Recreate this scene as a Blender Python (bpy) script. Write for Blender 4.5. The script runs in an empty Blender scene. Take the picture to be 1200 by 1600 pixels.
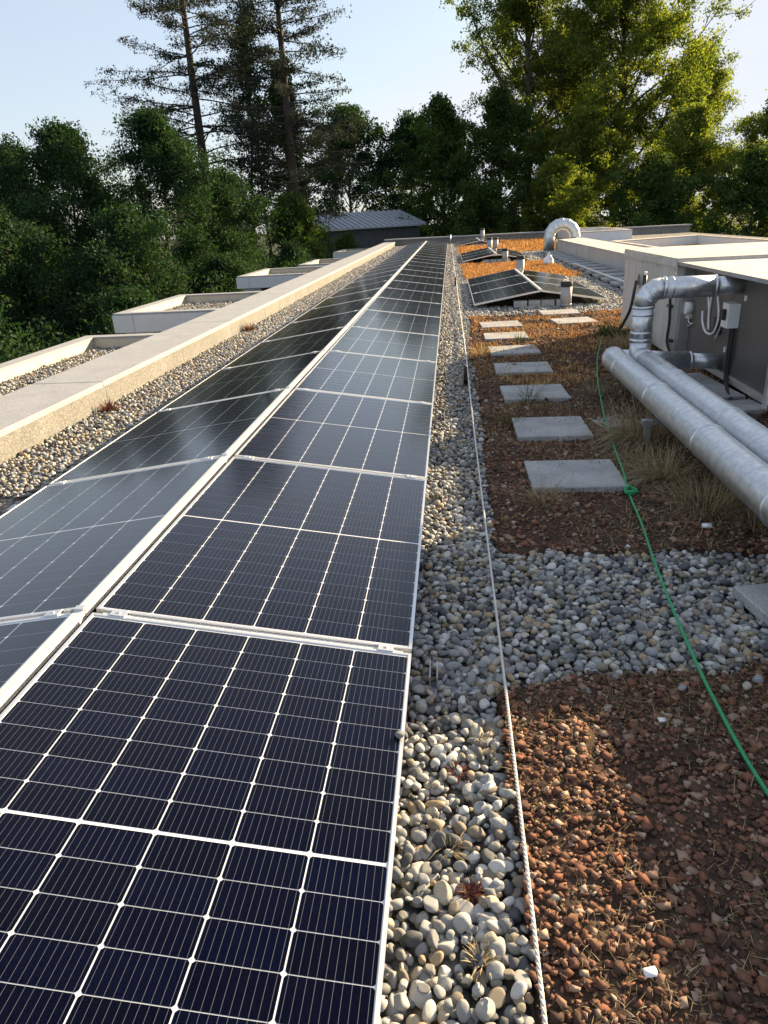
import bpy, math, random
import numpy as np
from mathutils import Matrix, Vector
rng = np.random.default_rng(7); random.seed(7)
R = math.radians
scene = bpy.context.scene
col = scene.collection

# ------------------------------------------------------------------ camera
FPX, PITCH, ROLL, YAW, CAMZ = 1095.34, R(22.615), R(3.0753), R(-6.1348), 1.52
def cam_rows():
    cy, sy, cp, sp = math.cos(YAW), math.sin(YAW), math.cos(PITCH), math.sin(PITCH)
    f = np.array([sy*cp, cy*cp, -sp]); r = np.array([cy, -sy, 0.0]); d = np.cross(f, r)
    c, s = math.cos(ROLL), math.sin(ROLL)
    return np.array([c*r+s*d, -s*r+c*d, f])
CM = cam_rows()
cam_data = bpy.data.cameras.new('camera'); cam = bpy.data.objects.new('camera', cam_data); col.objects.link(cam)
cam_data.sensor_fit = 'VERTICAL'; cam_data.sensor_height = 36; cam_data.lens = 36*FPX/1600
cam_data.clip_start = 0.05; cam_data.clip_end = 6000
cam.matrix_world = Matrix(((CM[0][0], -CM[1][0], -CM[2][0], 0), (CM[0][1], -CM[1][1], -CM[2][1], 0),
                           (CM[0][2], -CM[1][2], -CM[2][2], CAMZ), (0, 0, 0, 1)))
scene.camera = cam
def px(u, v, axis, val):
    d = CM.T @ np.array([(u-600)/FPX, (v-800)/FPX, 1.0]); o = np.array([0, 0, CAMZ]); i = 'xyz'.index(axis)
    return d*(val-o[i])/d[i] + o

# ------------------------------------------------------------------ sky, sun, exposure
SUN_AZ, SUN_EL = R(48), R(18)
world = bpy.data.worlds.new('World'); scene.world = world; world.use_nodes = True
wn, wl = world.node_tree.nodes, world.node_tree.links
bg = wn['Background']; sky = wn.new('ShaderNodeTexSky'); sky.sky_type = 'NISHITA'; sky.sun_disc = False
sky.sun_elevation = SUN_EL; sky.sun_rotation = SUN_AZ; sky.air_density = 1.0; sky.dust_density = 1.0; sky.ozone_density = 1.5
# thin high cirrus, the same all round the sky
tc = wn.new('ShaderNodeTexCoord'); mp = wn.new('ShaderNodeMapping'); mp.inputs['Scale'].default_value = (1.2, 3.2, 7.0)
nz = wn.new('ShaderNodeTexNoise'); nz.inputs['Scale'].default_value = 1.6; nz.inputs['Detail'].default_value = 6; nz.inputs['Roughness'].default_value = .6
rp = wn.new('ShaderNodeValToRGB'); rp.color_ramp.elements[0].position = .42; rp.color_ramp.elements[1].position = .8
rp.color_ramp.elements[0].color = (.55, .55, .55, 1); rp.color_ramp.elements[1].color = (.8, .8, .8, 1)
mx = wn.new('ShaderNodeMix'); mx.data_type = 'RGBA'; mx.inputs['B'].default_value = (3.15, 3.35, 3.75, 1)
wl.new(tc.outputs['Generated'], mp.inputs['Vector']); wl.new(mp.outputs['Vector'], nz.inputs['Vector']); wl.new(nz.outputs['Fac'], rp.inputs['Fac'])
wl.new(rp.outputs['Color'], mx.inputs['Factor']); 
dk = wn.new('ShaderNodeMix'); dk.data_type = 'RGBA'; dk.blend_type = 'DARKEN'; dk.inputs['Factor'].default_value = 1; dk.inputs['B'].default_value = (4.6, 4.8, 5.0, 1)
wl.new(sky.outputs['Color'], dk.inputs['A']); wl.new(dk.outputs['Result'], mx.inputs['A']); wl.new(mx.outputs['Result'], bg.inputs['Color'])
bg.inputs['Strength'].default_value = 0.07
sun_d = bpy.data.lights.new('sun', 'SUN'); sun_d.energy = 5.0; sun_d.angle = R(.55); sun_d.color = (1.0, .77, .47)
sun = bpy.data.objects.new('sun', sun_d); col.objects.link(sun)
SD = Vector((math.sin(SUN_AZ)*math.cos(SUN_EL), math.cos(SUN_AZ)*math.cos(SUN_EL), math.sin(SUN_EL)))
sun.rotation_euler = SD.to_track_quat('Z', 'Y').to_euler(); sun.location = (30, 30, 20)
vs = scene.view_settings; vs.view_transform = 'Standard'; vs.look = 'None'; vs.gamma = 1; vs.use_curve_mapping = False
vs.exposure = 1.75

# ------------------------------------------------------------------ materials
def new_mat(name):
    m = bpy.data.materials.new(name); m.use_nodes = True
    n, l = m.node_tree.nodes, m.node_tree.links
    return m, n, l, n['Principled BSDF']
def noise(n, l, scale, detail=4, rough=.55, vec=None, coord='Object'):
    t = n.new('ShaderNodeTexNoise'); t.inputs['Scale'].default_value = scale; t.inputs['Detail'].default_value = detail; t.inputs['Roughness'].default_value = rough
    c = n.new('ShaderNodeTexCoord'); l.new(c.outputs[coord] if vec is None else vec, t.inputs['Vector']); return t
def ramp(n, l, fac, stops, interp='LINEAR'):
    r = n.new('ShaderNodeValToRGB'); cr = r.color_ramp; cr.interpolation = interp
    while len(cr.elements) < len(stops): cr.elements.new(.5)
    for e, (p, c) in zip(cr.elements, stops): e.position = p; e.color = (*c, 1) if len(c) == 3 else c
    l.new(fac, r.inputs['Fac']); return r
def bump(n, l, b, height, strength, dist=.01):
    k = n.new('ShaderNodeBump'); k.inputs['Strength'].default_value = strength; k.inputs['Distance'].default_value = dist
    l.new(height, k.inputs['Height']); l.new(k.outputs['Normal'], b.inputs['Normal']); return k
def island(n, l):
    g = n.new('ShaderNodeNewGeometry'); o = n.new('ShaderNodeObjectInfo'); a = n.new('ShaderNodeMath'); a.operation = 'ADD'
    l.new(g.outputs['Random Per Island'], a.inputs[0]); l.new(o.outputs['Random'], a.inputs[1])
    f = n.new('ShaderNodeMath'); f.operation = 'FRACT'; l.new(a.outputs[0], f.inputs[0]); return f.outputs[0]
def mixc(n, l, fac, a, b, mode='MIX'):
    m = n.new('ShaderNodeMix'); m.data_type = 'RGBA'; m.blend_type = mode
    for s, v in (('Factor', fac), ('A', a), ('B', b)):
        if isinstance(v, (int, float)): m.inputs[s].default_value = v
        elif isinstance(v, tuple): m.inputs[s].default_value = (*v, 1)
        else: l.new(v, m.inputs[s])
    return m.outputs['Result']
def plain(name, c, rough=.6, metal=0, var=.12, scale=6, bmp=0, bscale=40, spec=.5):
    m, n, l, b = new_mat(name)
    t = noise(n, l, scale, 6, .65)
    lo = tuple(x*(1-var) for x in c); hi = tuple(min(1, x*(1+var)) for x in c)
    r = ramp(n, l, t.outputs['Fac'], [(.3, lo), (.7, hi)]); l.new(r.outputs['Color'], b.inputs['Base Color'])
    b.inputs['Roughness'].default_value = rough; b.inputs['Metallic'].default_value = metal; b.inputs['Specular IOR Level'].default_value = spec
    if bmp: bump(n, l, b, noise(n, l, bscale, 5).outputs['Fac'], bmp, .004)
    return m
MT = {}
MT['alu'] = plain('aluminium_frame', (.72, .73, .74), .38, .75, .06, 9)
MT['alu_dark'] = plain('aluminium_dark', (.40, .41, .43), .45, .8, .1, 9)  # darker grey aluminium tone
MT['rail'] = plain('ridge_rail_metal', (.76, .74, .70), .45, .35, .08, 5)
MT['black'] = plain('black_plastic', (.018, .018, .02), .5, 0, .2)
MT['rubber'] = plain('black_rubber', (.022, .022, .022), .75, 0, .2, 20)
MT['white_paint'] = plain('white_coated_steel', (.72, .73, .74), .4, 0, .05)
MT['grey_coat'] = plain('light_grey_coated_sheet', (.52, .51, .49), .55, 0, .10, 3)
def streaked(name, lo, hi, rough):
    m, n, l, b = new_mat(name)
    c = n.new('ShaderNodeTexCoord'); mp_ = n.new('ShaderNodeMapping'); mp_.inputs['Scale'].default_value = (9, 9, .8); l.new(c.outputs['Object'], mp_.inputs['Vector'])
    t = noise(n, l, 1.0, 6, .6, mp_.outputs['Vector']); t2 = noise(n, l, 1.2, 5, .6)
    r = ramp(n, l, t.outputs['Fac'], [(.3, lo), (.65, hi)]); s_ = ramp(n, l, t2.outputs['Fac'], [(.3, (.82,)*3), (.7, (1.06,)*3)])
    l.new(mixc(n, l, 1.0, r.outputs['Color'], s_.outputs['Color'], 'MULTIPLY'), b.inputs['Base Color']); b.inputs['Roughness'].default_value = rough
    bump(n, l, b, t2.outputs['Fac'], .15, .01); return m
MT['grey_coat'] = streaked('weathered_grey_sheet', (.40, .385, .36), (.54, .53, .51), .55)
MT['dark_coat'] = plain('dark_grey_coated_sheet', (.10, .092, .087), .5, 0, .15, 4)
MT['stone_dark'] = plain('dark_stone', (.10, .10, .10), .8, 0, .2, 6)
MT['bark'] = plain('bark', (.055, .042, .033), .9, 0, .35, 3, .6, 25)
MT['bark_pale'] = plain('pale_bark', (.13, .11, .085), .9, 0, .35, 3, .6, 25)
MT['plastic_bag'] = plain('white_plastic_film', (.82, .83, .84), .45, 0, .04)
MT['ballast'] = plain('concrete_ballast', (.40, .40, .39), .9, 0, .2, 12, .5)
MT['facade'] = plain('dark_facade', (.10, .105, .11), .6, 0, .15, 2)
MT['fascia'] = plain('pale_fascia_panel', (.60, .60, .60), .6, 0, .06, 3)
MT['barn_wall'] = plain('barn_boards', (.06, .065, .07), .8, 0, .25, 3)
MT['barn_roof'] = plain('barn_sheet', (.34, .37, .41), .5, .3, .1, 3)
MT['scrap'] = plain('white_scrap', (.75, .76, .77), .8, 0, .1, 40)

def galv():
    m, n, l, b = new_mat('galvanised_steel')
    t = noise(n, l, 30, 3); v = n.new('ShaderNodeTexVoronoi'); v.inputs['Scale'].default_value = 55
    c = n.new('ShaderNodeTexCoord'); l.new(c.outputs['Object'], v.inputs['Vector'])
    r = ramp(n, l, t.outputs['Fac'], [(.3, (.50, .53, .56)), (.7, (.70, .72, .74))]); l.new(r.outputs['Color'], b.inputs['Base Color'])
    rr = ramp(n, l, v.outputs['Distance'], [(.0, (.30,)*3), (.8, (.46,)*3)]); l.new(rr.outputs['Color'], b.inputs['Roughness'])
    b.inputs['Metallic'].default_value = .92
    bump(n, l, b, noise(n, l, 9, 3).outputs['Fac'], .12, .004); return m
MT['galv'] = galv(); MT['vent'] = plain('zinc_vent', (.33, .33, .34), .6, .3, .12, 8)
def concrete(name, lo, hi, joint=0):
    m, n, l, b = new_mat(name)
    t = noise(n, l, 3.5, 8, .7); t2 = noise(n, l, 90, 3)
    r = ramp(n, l, t.outputs['Fac'], [(.3, lo), (.7, hi)])
    s = ramp(n, l, t2.outputs['Fac'], [(.35, (.75,)*3), (.6, (1.05,)*3)])
    l.new(mixc(n, l, 1.0, r.outputs['Color'], s.outputs['Color'], 'MULTIPLY'), b.inputs['Base Color'])
    b.inputs['Roughness'].default_value = .85; bump(n, l, b, t2.outputs['Fac'], .35, .003); return m
MT['slab'] = concrete('concrete_slab', (.22, .225, .23), (.42, .42, .41))
MT['cap'] = concrete('capstone', (.29, .30, .32), (.37, .38, .395))
MT['cream'] = concrete('cream_render', (.50, .45, .36), (.64, .58, .47))
MT['lid'] = concrete('weathered_lid', (.40, .37, .32), (.66, .63, .58))
def washed():
    m, n, l, b = new_mat('exposed_aggregate')
    v = n.new('ShaderNodeTexVoronoi'); v.inputs['Scale'].default_value = 110; c = n.new('ShaderNodeTexCoord'); l.new(c.outputs['Object'], v.inputs['Vector'])
    sep = n.new('ShaderNodeSeparateColor'); l.new(v.outputs['Color'], sep.inputs['Color'])
    r = ramp(n, l, sep.outputs['Red'], [(0, (.11, .108, .10)), (.5, (.19, .185, .17)), (1, (.29, .28, .26))])
    t = noise(n, l, 1.5, 5); s = ramp(n, l, t.outputs['Fac'], [(.3, (.8,)*3), (.7, (1.1,)*3)])
    l.new(mixc(n, l, 1.0, r.outputs['Color'], s.outputs['Color'], 'MULTIPLY'), b.inputs['Base Color']); b.inputs['Roughness'].default_value = .9
    bump(n, l, b, v.outputs['Distance'], .4, .004); return m
MT['aggregate'] = washed()
PEB = [(0, (.09, .095, .10)), (.12, (.19, .195, .20)), (.24, (.28, .285, .285)), (.36, (.22, .19, .145)), (.46, (.38, .375, .36)), (.58, (.29, .30, .31)), (.68, (.43, .39, .31)), (.78, (.52, .52, .50)), (.87, (.24, .235, .21)), (.94, (.36, .27, .17)), (1, (.31, .20, .11))]
def pebble_mat():
    m, n, l, b = new_mat('river_pebble')
    r = ramp(n, l, island(n, l), PEB, 'CONSTANT'); t = noise(n, l, 60, 5, .65)
    s = ramp(n, l, t.outputs['Fac'], [(.3, (.72,)*3), (.7, (1.15,)*3)])
    l.new(mixc(n, l, 1.0, r.outputs['Color'], s.outputs['Color'], 'MULTIPLY'), b.inputs['Base Color']); b.inputs['Roughness'].default_value = .72
    b.inputs['Specular IOR Level'].default_value = .35; bump(n, l, b, t.outputs['Fac'], .3, .004); return m
MT['pebble'] = pebble_mat()
def gravel_bed_mat():
    m, n, l, b = new_mat('gravel_bed')
    v = n.new('ShaderNodeTexVoronoi'); v.inputs['Scale'].default_value = 26; c = n.new('ShaderNodeTexCoord'); l.new(c.outputs['Object'], v.inputs['Vector'])
    sep = n.new('ShaderNodeSeparateColor'); l.new(v.outputs['Color'], sep.inputs['Color'])
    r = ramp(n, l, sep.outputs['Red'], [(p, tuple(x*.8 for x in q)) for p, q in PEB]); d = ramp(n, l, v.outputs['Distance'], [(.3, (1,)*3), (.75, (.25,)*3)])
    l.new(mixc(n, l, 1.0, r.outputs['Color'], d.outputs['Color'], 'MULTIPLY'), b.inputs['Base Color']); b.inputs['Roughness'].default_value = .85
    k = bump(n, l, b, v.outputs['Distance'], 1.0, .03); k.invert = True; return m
MT['gravel_bed'] = gravel_bed_mat()
def soil_mat(name, stops, sc=7):
    m, n, l, b = new_mat(name)
    t = noise(n, l, sc, 8, .72); t2 = noise(n, l, 70, 4, .7); t3 = noise(n, l, 1.3, 3)
    r = ramp(n, l, t.outputs['Fac'], stops)
    s = ramp(n, l, t2.outputs['Fac'], [(.32, (.45,)*3), (.68, (1.25,)*3)])
    q = mixc(n, l, 1.0, r.outputs['Color'], s.outputs['Color'], 'MULTIPLY'); l.new(q, b.inputs['Base Color'])
    b.inputs['Roughness'].default_value = .95; b.inputs['Specular IOR Level'].default_value = .15
    bump(n, l, b, t2.outputs['Fac'], .9, .012); return m
MT['soil'] = soil_mat('substrate', [(.3, (.040, .027, .021)), (.5, (.082, .052, .037)), (.7, (.13, .088, .057))])
MT['sedum'] = soil_mat('dry_sedum', [(.28, (.24, .13, .07)), (.45, (.42, .24, .10)), (.6, (.52, .32, .13)), (.75, (.38, .18, .09))], 2.5)
def island_mat(name, stops, rough=.85, transl=0, tcol=(1, 1, 1), interp='LINEAR', big=None):
    m, n, l, b = new_mat(name)
    r = ramp(n, l, island(n, l), stops, interp); c = r.outputs['Color']
    if big:
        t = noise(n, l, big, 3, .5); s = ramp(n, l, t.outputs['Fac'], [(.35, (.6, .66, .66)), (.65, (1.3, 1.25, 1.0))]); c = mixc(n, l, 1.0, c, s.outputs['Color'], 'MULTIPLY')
    l.new(c, b.inputs['Base Color']); b.inputs['Roughness'].default_value = rough+.15; b.inputs['Specular IOR Level'].default_value = .12
    if transl:
        tr = n.new('ShaderNodeBsdfTranslucent'); l.new(mixc(n, l, 1.0, c, tcol, 'MULTIPLY'), tr.inputs['Color'])
        ms = n.new('ShaderNodeMixShader'); ms.inputs['Fac'].default_value = transl
        l.new(b.outputs[0], ms.inputs[1]); l.new(tr.outputs[0], ms.inputs[2]); l.new(ms.outputs[0], n['Material Output'].inputs['Surface'])
    return m
MT['chip'] = island_mat('crushed_brick', [(0, (.060, .040, .032)), (.25, (.12, .066, .048)), (.5, (.205, .094, .058)), (.68, (.15, .082, .056)), (.84, (.28, .16, .105)), (1, (.34, .28, .22))], .9)
MT['straw'] = island_mat('dry_grass', [(0, (.18, .135, .075)), (.5, (.34, .27, .16)), (1, (.50, .43, .28))], .85, .25, (1.2, 1.1, .8))
MT['sedum_tuft'] = island_mat('orange_sedum', [(0, (.24, .12, .07)), (.35, (.44, .25, .10)), (.7, (.56, .37, .15)), (1, (.36, .16, .09))], .9, .25, (1.2, 1.0, .6))
MT['moss'] = island_mat('brown_moss', [(0, (.07, .05, .025)), (.5, (.13, .10, .04)), (1, (.19, .15, .06))], .95)
MT['green_blade'] = island_mat('green_blade', [(0, (.04, .06, .02)), (1, (.13, .15, .05))], .8, .25)
MT['red_sedum'] = island_mat('red_sedum', [(0, (.10, .03, .028)), (.6, (.17, .06, .05)), (1, (.22, .13, .07))], .7, .2)
MT['leaf_shaded'] = island_mat('shaded_leaf', [(0, (.012, .028, .017)), (.5, (.022, .050, .026)), (1, (.042, .078, .030))], .6, .28, (1.4, 1.7, .6), big=.6)  # leaf colour darkened to stand in for shade on the darker trees
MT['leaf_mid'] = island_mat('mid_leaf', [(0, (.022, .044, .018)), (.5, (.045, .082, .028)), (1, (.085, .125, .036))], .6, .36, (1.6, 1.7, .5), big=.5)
MT['leaf_lit'] = island_mat('sunlit_leaf', [(0, (.050, .080, .025)), (.5, (.095, .135, .036)), (1, (.17, .20, .05))], .55, .52, (1.9, 1.8, .6), big=.35)  # leaf colour brightened to carry sunlight on the backlit trees
MT['needle'] = island_mat('needles', [(0, (.020, .028, .024)), (.5, (.035, .048, .034)), (1, (.06, .066, .042))], .7, .15, (1.4, 1.3, .7))
def cell_mat():
    m, n, l, b = new_mat('solar_cell')
    uv = n.new('ShaderNodeUVMap'); sx = n.new('ShaderNodeSeparateXYZ'); l.new(uv.outputs['UV'], sx.inputs[0])
    k = n.new('ShaderNodeMath'); k.operation = 'MULTIPLY'; k.inputs[1].default_value = 10; l.new(sx.outputs['X'], k.inputs[0])
    f = n.new('ShaderNodeMath'); f.operation = 'FRACT'; l.new(k.outputs[0], f.inputs[0])
    s = n.new('ShaderNodeMath'); s.operation = 'SUBTRACT'; s.inputs[1].default_value = .5; l.new(f.outputs[0], s.inputs[0])
    a = n.new('ShaderNodeMath'); a.operation = 'ABSOLUTE'; l.new(s.outputs[0], a.inputs[0])
    g = n.new('ShaderNodeMath'); g.operation = 'LESS_THAN'; g.inputs[1].default_value = .022; l.new(a.outputs[0], g.inputs[0])
    oi = n.new('ShaderNodeObjectInfo'); ba = ramp(n, l, oi.outputs['Random'], [(0, (.0007, .0014, .0085)), (1, (.0010, .0022, .0140))])
    l.new(mixc(n, l, g.outputs[0], ba.outputs['Color'], (.13, .14, .165)), b.inputs['Base Color'])
    b.inputs['Roughness'].default_value = .6; b.inputs['Specular IOR Level'].default_value = 0; return m
MT['cell'] = cell_mat()
MT['backsheet'] = plain('white_backsheet', (.78, .80, .82), .6, 0, .04)
def pane_mat():
    m, n, l, b = new_mat('panel_glass'); n.remove(b)
    tr = n.new('ShaderNodeBsdfTransparent'); gl = n.new('ShaderNodeBsdfGlossy'); gl.inputs['Roughness'].default_value = .14
    df = n.new('ShaderNodeBsdfDiffuse'); df.inputs['Color'].default_value = (.42, .40, .37, 1)
    t = noise(n, l, 2.2, 6, .7); rr = ramp(n, l, t.outputs['Fac'], [(.35, (.0010,)*3), (.75, (.0045,)*3)])
    m1 = n.new('ShaderNodeMixShader'); l.new(rr.outputs['Color'], m1.inputs['Fac']); l.new(tr.outputs[0], m1.inputs[1]); l.new(df.outputs[0], m1.inputs[2])
    lw = n.new('ShaderNodeLayerWeight'); lw.inputs['Blend'].default_value = .5   # anti-reflex glass: Schlick with a low normal reflectance
    pw = n.new('ShaderNodeMath'); pw.operation = 'POWER'; pw.inputs[1].default_value = 3.3; l.new(lw.outputs['Facing'], pw.inputs[0])
    fr = n.new('ShaderNodeMath'); fr.operation = 'MULTIPLY_ADD'; fr.inputs[1].default_value = .95; fr.inputs[2].default_value = .004; l.new(pw.outputs[0], fr.inputs[0])
    bp = n.new('ShaderNodeBump'); bp.inputs['Strength'].default_value = .05; bp.inputs['Distance'].default_value = .02
    t2 = noise(n, l, 1.4, 1); l.new(t2.outputs['Fac'], bp.inputs['Height']); l.new(bp.outputs['Normal'], gl.inputs['Normal'])
    m2 = n.new('ShaderNodeMixShader'); l.new(fr.outputs[0], m2.inputs['Fac']); l.new(m1.outputs[0], m2.inputs[1]); l.new(gl.outputs[0], m2.inputs[2])
    l.new(m2.outputs[0], n['Material Output'].inputs['Surface']); return m
MT['pane'] = pane_mat()
MT['green_rope'] = plain('green_rope', (.012, .27, .10), .55, 0, .25, 160)
MT['white_rope'] = plain('white_rope', (.60, .585, .55), .7, 0, .15, 120)
MT['ground'] = soil_mat('meadow', [(.3, (.018, .03, .014)), (.5, (.03, .045, .02)), (.7, (.045, .06, .025))], .2)
def lake_mat():
    m, n, l, b = new_mat('lake_water'); b.inputs['Base Color'].default_value = (.03, .06, .08, 1); b.inputs['Roughness'].default_value = .08
    bump(n, l, b, noise(n, l, .4, 3).outputs['Fac'], .3, .3); return m
MT['lake'] = lake_mat()

# ------------------------------------------------------------------ mesh helpers
class MB:
    def __init__(s): s.v = []; s.f = []
    def box(s, a, b):
        i = len(s.v); (x0, y0, z0), (x1, y1, z1) = a, b
        s.v += [(x0,y0,z0),(x1,y0,z0),(x1,y1,z0),(x0,y1,z0),(x0,y0,z1),(x1,y0,z1),(x1,y1,z1),(x0,y1,z1)]
        s.f += [tuple(i+k for k in q) for q in ((0,3,2,1),(4,5,6,7),(0,1,5,4),(1,2,6,5),(2,3,7,6),(3,0,4,7))]; return s
    def quad(s, *p):
        i = len(s.v); s.v += [tuple(q) for q in p]; s.f.append(tuple(range(i, i+len(p)))); return s
    def prism(s, poly, z0, z1):
        i = len(s.v); k = len(poly); s.v += [(x, y, z0) for x, y in poly]+[(x, y, z1) for x, y in poly]
        s.f += [tuple(i+k-1-j for j in range(k)), tuple(i+k+j for j in range(k))]
        s.f += [(i+j, i+(j+1) % k, i+k+(j+1) % k, i+k+j) for j in range(k)]; return s
    def tube(s, pts, r, seg=8, cap=True, mitre=False):
        P = [Vector(p) for p in pts]; rs = r if hasattr(r, '__len__') else [r]*len(P)
        T = []
        for k in range(len(P)):
            a = P[max(k-1, 0)]; b = P[min(k+1, len(P)-1)]
            if 0 < k < len(P)-1: t = (P[k]-a).normalized()+(b-P[k]).normalized()
            else: t = b-a
            T.append(t.normalized() if t.length > 1e-9 else Vector((0, 0, 1)))
        ref = Vector((0, 0, 1)) if abs(T[0].z) < .9 else Vector((1, 0, 0))
        u = T[0].cross(ref).normalized(); rings = []
        for k in range(len(P)):
            u = (u - T[k]*u.dot(T[k])).normalized(); w = T[k].cross(u); sc = 1
            ring = []
            for j in range(seg):
                a = 2*math.pi*j/seg; ring.append(P[k]+(u*math.cos(a)+w*math.sin(a))*rs[k])
            if mitre and 0 < k < len(P)-1:
                d = (P[k]-P[k-1]).normalized(); c = max(.3, d.dot(T[k])); n_ = (d - T[k]*d.dot(T[k]))
                if n_.length > 1e-6:
                    n_.normalize(); ring = [q + n_*((q-P[k]).dot(n_))*(1/c-1) for q in ring]
            rings.append(ring)
        def put(ring): i = len(s.v); s.v += [tuple(q) for q in ring]; return i
        if mitre:
            for k in range(len(P)-1):
                a = put(rings[k]); b = put(rings[k+1])
                s.f += [(a+j, a+(j+1) % seg, b+(j+1) % seg, b+j) for j in range(seg)]
                if cap and k == 0: s.f.append(tuple(a+seg-1-j for j in range(seg)))
                if cap and k == len(P)-2: s.f.append(tuple(b+j for j in range(seg)))
        else:
            st = [put(q) for q in rings]
            for a, b in zip(st, st[1:]): s.f += [(a+j, a+(j+1) % seg, b+(j+1) % seg, b+j) for j in range(seg)]
            if cap: s.f.append(tuple(st[0]+seg-1-j for j in range(seg))); s.f.append(tuple(st[-1]+j for j in range(seg)))
        return s
    def mesh(s, name, mat, smooth=False):
        m = bpy.data.meshes.new(name); m.from_pydata(s.v, [], s.f); m.materials.append(mat)
        if smooth: m.polygons.foreach_set('use_smooth', [len(p) <= 4 for p in s.f])
        m.update(); return m
    def build(s, name, mat, parent=None, smooth=False, loc=None):
        return link(name, s.mesh(name, mat, smooth), parent, loc)
def link(name, mesh, parent=None, loc=None):
    o = bpy.data.objects.new(name, mesh); col.objects.link(o)
    if parent is not None: o.parent = parent
    if loc is not None: o.location = loc
    return o
def tag(o, label=None, cat=None, group=None, kind=None):
    if label: o['label'] = label
    if cat: o['category'] = cat
    if group: o['group'] = group
    if kind: o['kind'] = kind
    return o
def empty(name, loc=(0, 0, 0), label=None, cat=None, group=None):
    o = bpy.data.objects.new(name, None); col.objects.link(o); o.location = loc; o.empty_display_size = .1
    return tag(o, label, cat, group)
def np_mesh(name, V, F, mat, smooth=False):
    V = np.asarray(V, np.float32); F = np.asarray(F, np.int32); k = F.shape[1]
    m = bpy.data.meshes.new(name); m.vertices.add(len(V)); m.vertices.foreach_set('co', V.ravel())
    m.loops.add(F.size); m.loops.foreach_set('vertex_index', F.ravel()); m.polygons.add(len(F))
    m.polygons.foreach_set('loop_start', np.arange(0, F.size, k, dtype=np.int32)); m.polygons.foreach_set('loop_total', np.full(len(F), k, np.int32))
    if smooth: m.polygons.foreach_set('use_smooth', np.ones(len(F), bool))
    m.materials.append(mat); m.update(calc_edges=True); m.validate(); return m
def vnoise(x, y, seed=0):
    x = np.asarray(x, float); y = np.asarray(y, float)
    xi = np.floor(x).astype(np.int64); yi = np.floor(y).astype(np.int64); fx = x-xi; fy = y-yi
    fx = fx*fx*(3-2*fx); fy = fy*fy*(3-2*fy)
    def h(a, b):
        q = (a*374761393+b*668265263+seed*1442695041) & 0x7fffffff; q = ((q ^ (q >> 13))*1274126177) & 0x7fffffff
        return ((q ^ (q >> 16)) & 0xffff)/65535.0
    return (h(xi, yi)*(1-fx)+h(xi+1, yi)*fx)*(1-fy)+(h(xi, yi+1)*(1-fx)+h(xi+1, yi+1)*fx)*fy
def ico(sub):
    t = (1+5**.5)/2
    V = [(-1,t,0),(1,t,0),(-1,-t,0),(1,-t,0),(0,-1,t),(0,1,t),(0,-1,-t),(0,1,-t),(t,0,-1),(t,0,1),(-t,0,-1),(-t,0,1)]
    F = [(0,11,5),(0,5,1),(0,1,7),(0,7,10),(0,10,11),(1,5,9),(5,11,4),(11,10,2),(10,7,6),(7,1,8),(3,9,4),(3,4,2),(3,2,6),(3,6,8),(3,8,9),(4,9,5),(2,4,11),(6,2,10),(8,6,7),(9,8,1)]
    V = [np.array(v)/np.linalg.norm(v) for v in V]
    for _ in range(sub):
        c = {}; G = []
        def mid(a, b):
            k = (min(a, b), max(a, b))
            if k not in c: q = V[a]+V[b]; V.append(q/np.linalg.norm(q)); c[k] = len(V)-1
            return c[k]
        for a, b, d in F: x, y, z = mid(a, b), mid(b, d), mid(d, a); G += [(a,x,z),(b,y,x),(d,z,y),(x,y,z)]
        F = G
    return np.array(V), np.array(F)
ICO = [ico(k) for k in range(3)]
def rotz(a):
    c, s = np.cos(a), np.sin(a); o = np.zeros_like(a); e = np.ones_like(a)
    return np.stack([np.stack([c, -s, o], -1), np.stack([s, c, o], -1), np.stack([o, o, e], -1)], -2)
def rotx(a):
    c, s = np.cos(a), np.sin(a); o = np.zeros_like(a); e = np.ones_like(a)
    return np.stack([np.stack([e, o, o], -1), np.stack([o, c, -s], -1), np.stack([o, s, c], -1)], -2)
def stone_shape(sub, seed, rough=.30, angular=False):
    g = np.random.default_rng(seed); V, F = ICO[sub]; V = V.copy()
    if angular:
        V = np.array([(x, y, z) for z in (-1, 1) for y in (-1, 1) for x in (-1, 1)], float)*.72+g.uniform(-.42, .42, (8, 3))
        F = np.array([(0,2,1),(1,2,3),(4,5,6),(5,7,6),(0,1,4),(1,5,4),(2,6,3),(3,6,7),(0,4,2),(2,4,6),(1,3,5),(3,7,5)])
    else:
        for _ in range(9):
            d = g.normal(size=3); d /= np.linalg.norm(d); V *= (1+rough*g.uniform(-1, 1)*np.maximum(0, V@d)[:, None]**2)
        for _ in range(6):
            d = g.normal(size=3); d /= np.linalg.norm(d); V -= np.maximum(0, V@d-g.uniform(.55, .85))[:, None]*d*.85
    return V, F
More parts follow.
